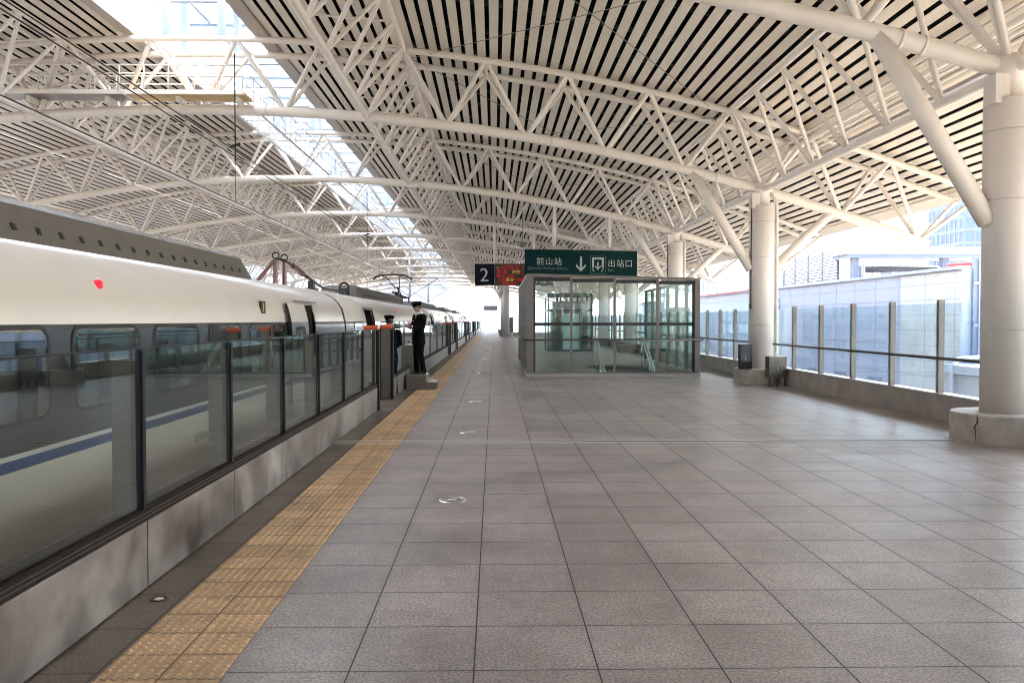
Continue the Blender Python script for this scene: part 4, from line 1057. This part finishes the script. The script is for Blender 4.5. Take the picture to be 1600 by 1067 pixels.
# ================================================================ PEOPLE
def ell(c, rx, ry, rot=0, n=16, pw=1.0, nrm=None):
    """horizontal ellipse ring"""
    out = []
    for k in range(n):
        a = 2 * math.pi * k / n; x, y = rx * math.cos(a), ry * math.sin(a)
        out.append((c[0] + x * math.cos(rot) - y * math.sin(rot), c[1] + x * math.sin(rot) + y * math.cos(rot), c[2]))
    return out
def limb(b, pts, rs, m=None, n=12): b.tube(pts, rs, n, m)
def person(loc, face, label, pose):
    """local frame: facing -Y, x = person's left is +X"""
    e = empty('person', label, 'person', None, loc); e.rotation_euler = (0, 0, face)
    S = lambda s: s
    hip = {s: (s * .095, .01, .90) for s in (-1, 1)}
    knee = {s: (s * .10, -.02 + pose.get('k', 0) * s, .50) for s in (-1, 1)}
    ank = {s: (s * .11, .03 + pose.get('f', 0) * s, .09) for s in (-1, 1)}
    sh = {s: (s * .185, .02, 1.42) for s in (-1, 1)}
    el = pose['el']; wr = pose['wr']; hd = pose['hand']
    # body: one skinned surface
    V = []; Ed = []; Rr = []
    def av(p, r, q=None):
        V.append(p); Rr.append(r)
        if q is not None: Ed.append((q, len(V) - 1))
        return len(V) - 1
    root = av((0, .0, .95), (.13, .10)); sp1 = av((0, 0, 1.12), (.125, .09), root); sp2 = av((0, 0, 1.30), (.14, .10), sp1)
    nb = av((0, .015, 1.45), (.07, .065), sp2); nk = av((0, .005, 1.50), (.056, .056), nb); nk2 = av((0, -.01, 1.545), (.052, .055), nk)
    for s in (-1, 1):
        a = av(hip[s], (.085, .085), root); k = av(knee[s], (.058, .058), a); c = av(ank[s], (.04, .04), k); av((ank[s][0], ank[s][1] - .09, .04), (.022, .018), c)
        a = av(sh[s], (.062, .062), sp2); k = av(el[s], (.043, .043), a); c = av(wr[s], (.028, .026), k)
        d = Vector(hd[s]) ; palm = av(tuple(Vector(wr[s]) + d * .07), (.034, .018), c)
        side = d.cross(Vector((0, 0, 1))).normalized() * s; curl = Vector((0, 0, 1)) if pose.get('hold') else Vector((0, 0, -1))
        for j, (off, ln) in enumerate(((-.030, .055), (-.010, .068), (.011, .064), (.030, .05))):
            bpt = Vector(wr[s]) + d * .085 + side * off; q = av(tuple(bpt), (.0095, .0095), palm)
            q = av(tuple(bpt + d * ln * .5 + curl * .012), (.009, .009), q); av(tuple(bpt + d * ln * .75 + curl * .036), (.008, .008), q)
        bpt = Vector(wr[s]) + d * .04 - side * .035; q = av(tuple(bpt), (.011, .011), palm); av(tuple(bpt + d * .04 - side * .012 + curl * .02), (.009, .009), q)
    me = bpy.data.meshes.new('sk'); me.from_pydata(V, Ed, []); o = bpy.data.objects.new('sk', me); COL.objects.link(o)
    md = o.modifiers.new('s', 'SKIN'); 
    for i, r in enumerate(Rr): me.skin_vertices[0].data[i].radius = r
    me.skin_vertices[0].data[0].use_root = True
    o.modifiers.new('u', 'SUBSURF').levels = 1
    bpy.context.view_layer.update()
    bm_ = bpy.data.meshes.new_from_object(o.evaluated_get(bpy.context.evaluated_depsgraph_get())); COL.objects.unlink(o)
    # head added to the same mesh
    b = MB(); hv = [tuple(v.co) for v in bm_.vertices]; hf = [tuple(p.vertices) for p in bm_.polygons]; b.raw(hv, hf, None, True)
    tilt = Matrix.Translation((0, -.01, 1.545)) @ Matrix.Rotation(pose.get('tilt', 0), 4, 'X')
    rg = []
    for z, rx, ry, cy in ((-.02, .045, .05, .01), (.0, .050, .062, -.005), (.025, .060, .078, -.012), (.055, .067, .088, -.012), (.085, .072, .094, -.008), (.115, .075, .097, -.003), (.145, .075, .097, .0), (.175, .068, .09, .002), (.20, .05, .07, .004), (.215, .02, .03, .004)):
        ring = []
        for k in range(20):
            a = 2 * math.pi * k / 20; x, y = rx * math.cos(a), ry * math.sin(a) + cy
            fr_ = max(0, -math.sin(a)) ** 8 * (abs(math.cos(a)) < .35)
            if .04 < z < .11: y -= .022 * fr_ * (1 - abs(z - .07) / .05)       # nose
            if .02 < z < .03: y -= .006 * fr_
            if z in (.0,): y -= .008 * fr_
            if .10 < z < .12 and .25 < abs(math.cos(a)) < .6 and math.sin(a) < 0: y += .008   # eye sockets
            ring.append(tuple(tilt @ Vector((x, y, z + .02))))
        rg.append(ring)
    b.loft(rg, None, True)
    for s in (-1, 1):
        b.tube([tilt @ Vector((s * .072, .015, .085)), tilt @ Vector((s * .082, .022, .12)), tilt @ Vector((s * .078, .02, .145))], [.010, .014, .009], 8)
    body = b.build('body', 'skin', e)
    # eyes, brows, mouth
    b = MB()
    for s in (-1, 1): b.tube([tilt @ Vector((s * .018, -.092, .128)), tilt @ Vector((s * .040, -.086, .129))], .005, 6); b.tube([tilt @ Vector((s * .015, -.098, .146)), tilt @ Vector((s * .045, -.087, .147))], .004, 6)
    b.tube([tilt @ Vector((-.02, -.090, .052)), tilt @ Vector((.02, -.090, .052))], .004, 6, 'phone_red')
    b.build('face_features', 'hair', e)
    b = MB(); rg = []
    for z, k in ((.07, .80), (.10, 1.0), (.14, 1.05), (.175, 1.02)):
        rg.append([tuple(tilt @ Vector((.078 * k * math.cos(R(t)), .012 + .098 * k * math.sin(R(t)), z))) for t in range(-15, 200, 16)])
    for r1, r2 in zip(rg[:-1], rg[1:]):
        for k in range(len(r1) - 1): b.face([r1[k], r1[k + 1], r2[k + 1], r2[k]], None, True)
    b.build('hair', 'hair', e)
    # cap
    b = MB(); rg = []
    for z, k, cy in ((.155, 1.0, 0), (.185, 1.03, 0), (.20, 1.28, -.005), (.222, 1.34, -.01), (.245, 1.22, -.002), (.257, .8, .005), (.26, .2, .01)):
        rg.append([tuple(tilt @ Vector((.086 * k * math.cos(2 * math.pi * q / 20), .108 * k * math.sin(2 * math.pi * q / 20) + cy, z - (.02 if math.sin(2 * math.pi * q / 20) > .2 else 0)))) for q in range(20)])
    b.loft(rg, None, True)
    vis = [tuple(tilt @ Vector((.085 * math.cos(R(t)), -.02 + .105 * math.sin(R(t)), .165))) for t in range(200, 341, 10)]
    vo = [tuple(tilt @ Vector((.088 * math.cos(R(t)), -.02 + .165 * math.sin(R(t)), .140))) for t in range(200, 341, 10)]
    for k in range(len(vis) - 1): b.face([vis[k], vis[k + 1], vo[k + 1], vo[k]], 'shoe')
    cap = b.build('cap', 'uniform', e)
    b = MB().lathe([(.016, 0), (.012, .006)], 0, 0, 10); mt = tilt @ Matrix.Translation((0, -.118, .195)) @ Matrix.Rotation(R(90), 4, 'X'); b.v = [tuple(mt @ Vector(p)) for p in b.v]
    b.build('cap_badge', 'cap_badge', cap)
    # jacket
    b = MB(); rg = []
    for z, rx, ry, cy in ((.74, .20, .145, .0), (.80, .195, .14, 0), (.92, .185, .13, 0), (1.02, .168, .118, 0), (1.10, .165, .115, 0), (1.20, .178, .125, 0), (1.32, .195, .13, .005), (1.40, .195, .115, .01), (1.45, .15, .085, .015), (1.49, .075, .065, .015)):
        rg.append(ell((0, cy, z), rx, ry, 0, 22))
    b.loft(rg, None, True)
    for s in (-1, 1):
        w_ = Vector(wr[s]); e_ = Vector(el[s]); cuff = w_ + (e_ - w_).normalized() * .03
        mid = Vector(sh[s]).lerp(e_, .5)
        b.tube([Vector(sh[s]) + Vector((-s * .05, 0, .015)), sh[s], mid, e_, e_.lerp(cuff, .5), cuff], [.06, .078, .068, .058, .052, .044], 12)
    b.build('jacket', 'uniform', e)
    b = MB()
    for s in (-1, 1):
        w_ = Vector(wr[s]); e_ = Vector(el[s]); dd = (e_ - w_).normalized(); b.tube([w_ + dd * .035, w_ + dd * .005], .036, 12)
    b.raw([(-.045, -.085, 1.475), (.045, -.085, 1.475), (0.0, -.132, 1.32)], [(0, 1, 2)])
    for s in (-1, 1): b.tube([(s * .055, .0, 1.50), (s * .045, -.065, 1.495), (s * .012, -.098, 1.455)], [.018, .018, .012], 8)
    b.box(-.09, -.05, -.128, -.122, 1.30, 1.315) ; b.build('shirt', 'shirt', e)
    b = MB(); b.raw([(-.014, -.094, 1.47), (.014, -.094, 1.47), (.022, -.135, 1.33), (-.022, -.135, 1.33)], [(0, 1, 2, 3)]); b.build('tie', 'uniform', e)
    # trousers
    b = MB()
    b.loft([ell((0, 0, z), rx, ry, 0, 20) for z, rx, ry in ((.78, .165, .125), (.88, .17, .12), (.98, .155, .108))], None, True)
    for s in (-1, 1):
        h, k, a = Vector(hip[s]), Vector(knee[s]), Vector(ank[s])
        b.tube([h + Vector((0, 0, .02)), h.lerp(k, .45), k, k.lerp(a, .5), a + Vector((0, .0, -.055))], [.098, .088, .074, .069, .070], 14)
    b.build('trousers', 'uniform', e)
    for s in (-1, 1):
        a = Vector(ank[s]); b = MB(); rg = []
        for dy, rx, hh in ((.06, .03, .06), (.04, .04, .085), (-.03, .042, .085), (-.10, .045, .06), (-.16, .042, .045), (-.195, .025, .03)):
            rg.append([(a.x + rx * math.cos(2 * math.pi * q / 12), a.y + dy, max(0.001, hh / 2 + hh / 2 * math.sin(2 * math.pi * q / 12))) for q in range(12)])
        b.loft(rg, None, True); b.build('shoe', 'shoe', e)
    return e
F1 = R(-52)
p1 = person((-1.86, 21.4, .357), F1, 'guard in dark uniform and cap standing on the step box, holding a phone', {
    'el': {-1: (-.235, -.03, 1.16), 1: (.235, -.03, 1.16)}, 'wr': {-1: (-.085, -.27, 1.17), 1: (.085, -.27, 1.17)}, 'hand': {-1: Vector((.45, -.85, .1)).normalized(), 1: Vector((-.45, -.85, .1)).normalized()}, 'hold': 1, 'tilt': R(16), 'f': .03})
ph = empty('handheld_phone', 'dark phone in a red case held by the guard on the step box', 'phone')
mt = Matrix.Translation((-1.86, 21.4, .357)) @ Matrix.Rotation(F1, 4, 'Z')
ph.matrix_world = mt @ Matrix.Translation((0, -.375, 1.205)) @ Matrix.Rotation(R(25), 4, 'X')
b = MB().box(-.04, .04, -.08, .08, -.012, -.002); b.build('case', 'phone_red', ph, bevel=.004)
b = MB().box(-.036, .036, -.075, .075, -.001, .002); b.build('screen', 'phone', ph)
p2 = person((-2.34, 19.35, .0), R(200), 'guard in dark uniform and cap, half hidden behind a gate pillar', {
    'el': {-1: (-.25, -.02, 1.15), 1: (.25, -.02, 1.15)}, 'wr': {-1: (-.12, -.22, 1.05), 1: (.12, -.22, 1.05)}, 'hand': {-1: Vector((.5, -.8, .1)).normalized(), 1: Vector((-.5, -.8, .1)).normalized()}, 'f': .0, 'tilt': R(5)})

# ================================================================ SURROUNDINGS (right hand side)
def windows(b, x, y0, y1, zs, step, w_, h_, m='window_dark', facing=-1):
    for z in zs:
        y = y0
        while y + w_ < y1:
            b.box(x - .06, x + .02, y, y + w_, z, z + h_, m); y += step
XW = 20.0
e = empty('white_building', 'long white panelled building beyond the right hand fence with rooftop louvres', 'building', None, (XW, 70, -9))
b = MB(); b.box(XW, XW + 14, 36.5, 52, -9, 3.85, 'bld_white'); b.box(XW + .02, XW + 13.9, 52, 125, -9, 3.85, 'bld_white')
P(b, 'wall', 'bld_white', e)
b = MB(); b.box(XW - .02, XW - .004, 36.52, 42.0, -2.4, 3.8); P(b, 'cream_light_patch', 'bld_cream', e)  # cream wall section with patches of reflected light put into its mottled colour
b = MB(); b.box(XW - .03, XW - .004, 60, 124, -.6, 3.2); P(b, 'blue_glazing', 'bld_blue', e)
b = MB()
for z in (-1.6, -.9, -.2, .5, 1.2, 1.9, 2.6, 3.3): b.box(XW - .028, XW - .021, 36.6, 60, z, z + .02)
for y in [37 + 2.6 * i for i in range(9)]: b.box(XW - .0275, XW - .0205, y, y + .02, -2.3, 3.8)
for y in [60 + 4 * i for i in range(16)]: b.box(XW - .036, XW - .031, y, y + .05, -.6, 3.2)
P(b, 'panel_joints', 'bld_line', e)
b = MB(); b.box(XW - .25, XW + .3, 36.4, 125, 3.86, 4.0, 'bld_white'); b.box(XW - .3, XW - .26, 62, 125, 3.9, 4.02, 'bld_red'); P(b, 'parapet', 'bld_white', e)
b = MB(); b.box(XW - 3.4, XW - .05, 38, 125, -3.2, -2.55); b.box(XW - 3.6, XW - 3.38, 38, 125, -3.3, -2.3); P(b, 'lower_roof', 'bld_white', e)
b = MB()
for y in (44, 48.5, 53, 59, 66, 74): 
    b.box(XW - .06, XW - .03, y, y + 1.6, -2.1, -1.3)
P(b, 'vent_grille', 'bld_grey', e)
b = MB(); 
for z in [4.05 + .17 * i for i in range(10)]: b.box(XW - .02, XW + .05, 50, 59.5, z, z + .095)
for y in (50, 52.4, 54.8, 57.2, 59.4): b.box(XW + .051, XW + .15, y, y + .12, 4.0, 5.85)
P(b, 'louvre_screen', 'louvre', e)
b = MB()
for z in [4.05 + .17 * i for i in range(10)]: b.box(XW + .2, XW + .28, 66, 69, z, z + .07)
P(b, 'louvre_screen', 'louvre', e)
b = MB(); b.box(XW - .4, XW + 13, 47.5, 50, 5.35, 5.75); b.box(XW - .3, XW + 12.9, 47.6, 49.9, 5.15, 5.34, 'bld_grey')
for x in (XW + .1, XW + 5.2, XW + 11): b.box(x, x + .35, 48, 48.4, 4.0, 5.15, 'bld_grey')
P(b, 'plant_canopy', 'bld_white', e)
b = MB()
b.tube([(XW + .4, 47, 4.45), (XW + 4.0, 46.5, 4.5), (XW + 4.6, 46.5, 4.25)], .16, 10, 'iron_dark')
b.tube([(XW + 4.2, 46, 4.25), (XW + 4.5, 46, 4.6), (XW + 6.2, 45, 4.7), (XW + 6.5, 45, 4.75)], .13, 10)
b.tube([(XW + 3, 46, 4.2), (XW + 4.8, 46, 4.22), (XW + 6.3, 45, 4.35)], .10, 10)
P(b, 'rooftop_pipe', 'bld_red', e)
b = MB()
for i in range(4): b.box(XW + .6 + i * 1.6, XW + 1.7 + i * 1.6, 48, 49.5, 4.0, 4.75, 'bld_cream')
for x in [XW + .2 + .5 * i for i in range(16)]: b.box(x, x + .04, 46.9, 46.94, 4.0, 4.9)
b.box(XW + .2, XW + 8, 46.9, 46.94, 4.9, 4.94)
P(b, 'rooftop_plant', 'louvre', e)
# neighbouring building at the right edge
e = empty('grey_building', 'pale grey building with a small window and white downpipe beside the right hand column', 'building', None, (21, 34, -9))
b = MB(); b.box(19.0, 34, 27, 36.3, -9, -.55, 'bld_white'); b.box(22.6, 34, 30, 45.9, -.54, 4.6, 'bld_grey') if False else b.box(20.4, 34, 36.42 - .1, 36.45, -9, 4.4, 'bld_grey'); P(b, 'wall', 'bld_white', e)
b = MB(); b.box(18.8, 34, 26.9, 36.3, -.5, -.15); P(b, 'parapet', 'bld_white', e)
b = MB()
for z in (1.4, 3.2): b.box(20.4, 34, 36.25, 36.31, z, z + .12)
for x in [20.6 + 1.1 * i for i in range(10)]: b.box(x, x + .06, 36.24, 36.31, -.1, 4.3)
P(b, 'cladding_rib', 'bld_line', e)
b = MB(); b.box(18.94, 18.99, 29.6, 31.2, -2.9, -1.3); P(b, 'window', 'window_dark', e)
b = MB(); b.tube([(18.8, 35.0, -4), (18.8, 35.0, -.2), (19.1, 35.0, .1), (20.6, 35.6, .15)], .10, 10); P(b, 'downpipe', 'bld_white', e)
b = MB()
for i in range(7): b.tube([(20.2 + i * .12, 34.5, -.1), (20.9 + i * .12, 34.5, 1.1)], .03, 6)
b.box(21.4, 22.4, 34, 35, -.14, .7, 'bld_grey'); P(b, 'roof_brackets', 'iron_dark', e)
text_on('广告\n出租', .45, 'train_blue', Matrix.Translation((20.75, 36.22, 3.75)) @ RX, 'lettering', e, e.location, .01)
# towers
def tower(x, y, wx, wy, h, nm, label, m='tower_glass', fm='tower_frame', st=3.4, cols=8):
    e = empty(nm, label, 'tower', None, (x, y, -9))
    P(MB().box(x, x + wx, y, y + wy, -9, h), 'wall', m, e)
    b = MB(); z = -6
    while z < h: b.box(x - .15, x + wx + .15, y - .15, y + wy + .15, z, z + .8); z += st
    for i in range(cols + 1):
        xx = x + wx * i / cols; b.box(xx - .25, xx + .25, y - .16, y, -9, h)
        yy = y + wy * i / cols; b.box(x - .16, x, yy - .25, yy + .25, -9, h)
    P(b, 'floor_bands', fm, e)
    return e
tower(121, 220, 22, 18, 62, 'glass_tower', 'blue glass office tower beside the right hand column, cut by the canopy edge')
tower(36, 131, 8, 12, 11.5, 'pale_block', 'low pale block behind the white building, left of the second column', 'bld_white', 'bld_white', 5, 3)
tower(33, 160, 9, 12, 9, 'apartment_block', 'white block with window rows seen through the stair enclosure', 'bld_blue', 'bld_white', 3, 10)
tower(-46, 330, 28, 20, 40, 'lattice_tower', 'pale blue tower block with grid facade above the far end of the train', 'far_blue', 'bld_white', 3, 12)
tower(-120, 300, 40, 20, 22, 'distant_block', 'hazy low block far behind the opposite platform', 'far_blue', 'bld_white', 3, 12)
# hills
b = MB(); pts = []
for i in range(61):
    x = -2600 + 5200 * i / 60
    pts.append((x, 8 + 13 * math.sin(i * .35) ** 2 + 12 * math.sin(i * .13 + 1) ** 2 + random.uniform(-2, 2)))
for (xa, ha), (xb_, hb) in zip(pts[:-1], pts[1:]):
    b.face([(xa, 2600, -9), (xb_, 2600, -9), (xb_, 3100, hb), (xa, 3100, ha)]); b.face([(xa, 3100, ha), (xb_, 3100, hb), (xb_, 3900, -9), (xa, 3900, -9)])
struct(b.build('hills', 'hill'))

# ================================================================ HAZE
import os
if not os.environ.get('NOHAZE'):
    m = bpy.data.materials.new('haze'); m.use_nodes = True; nt = m.node_tree; nt.nodes.clear()
    o_ = nt.nodes.new('ShaderNodeOutputMaterial'); v_ = nt.nodes.new('ShaderNodeVolumePrincipled')
    v_.inputs['Color'].default_value = (.93, .96, 1, 1); v_.inputs['Density'].default_value = .0003; v_.inputs['Anisotropy'].default_value = .3
    nt.links.new(v_.outputs[0], o_.inputs['Volume']); MATS['haze'] = m
    b = MB().box(-6100, 6100, -3100, 9100, -10, 70); hz = b.build('haze', 'haze'); hz['kind'] = 'stuff'; tag(hz, 'pale haze in the air over the whole station and its surroundings', 'haze')
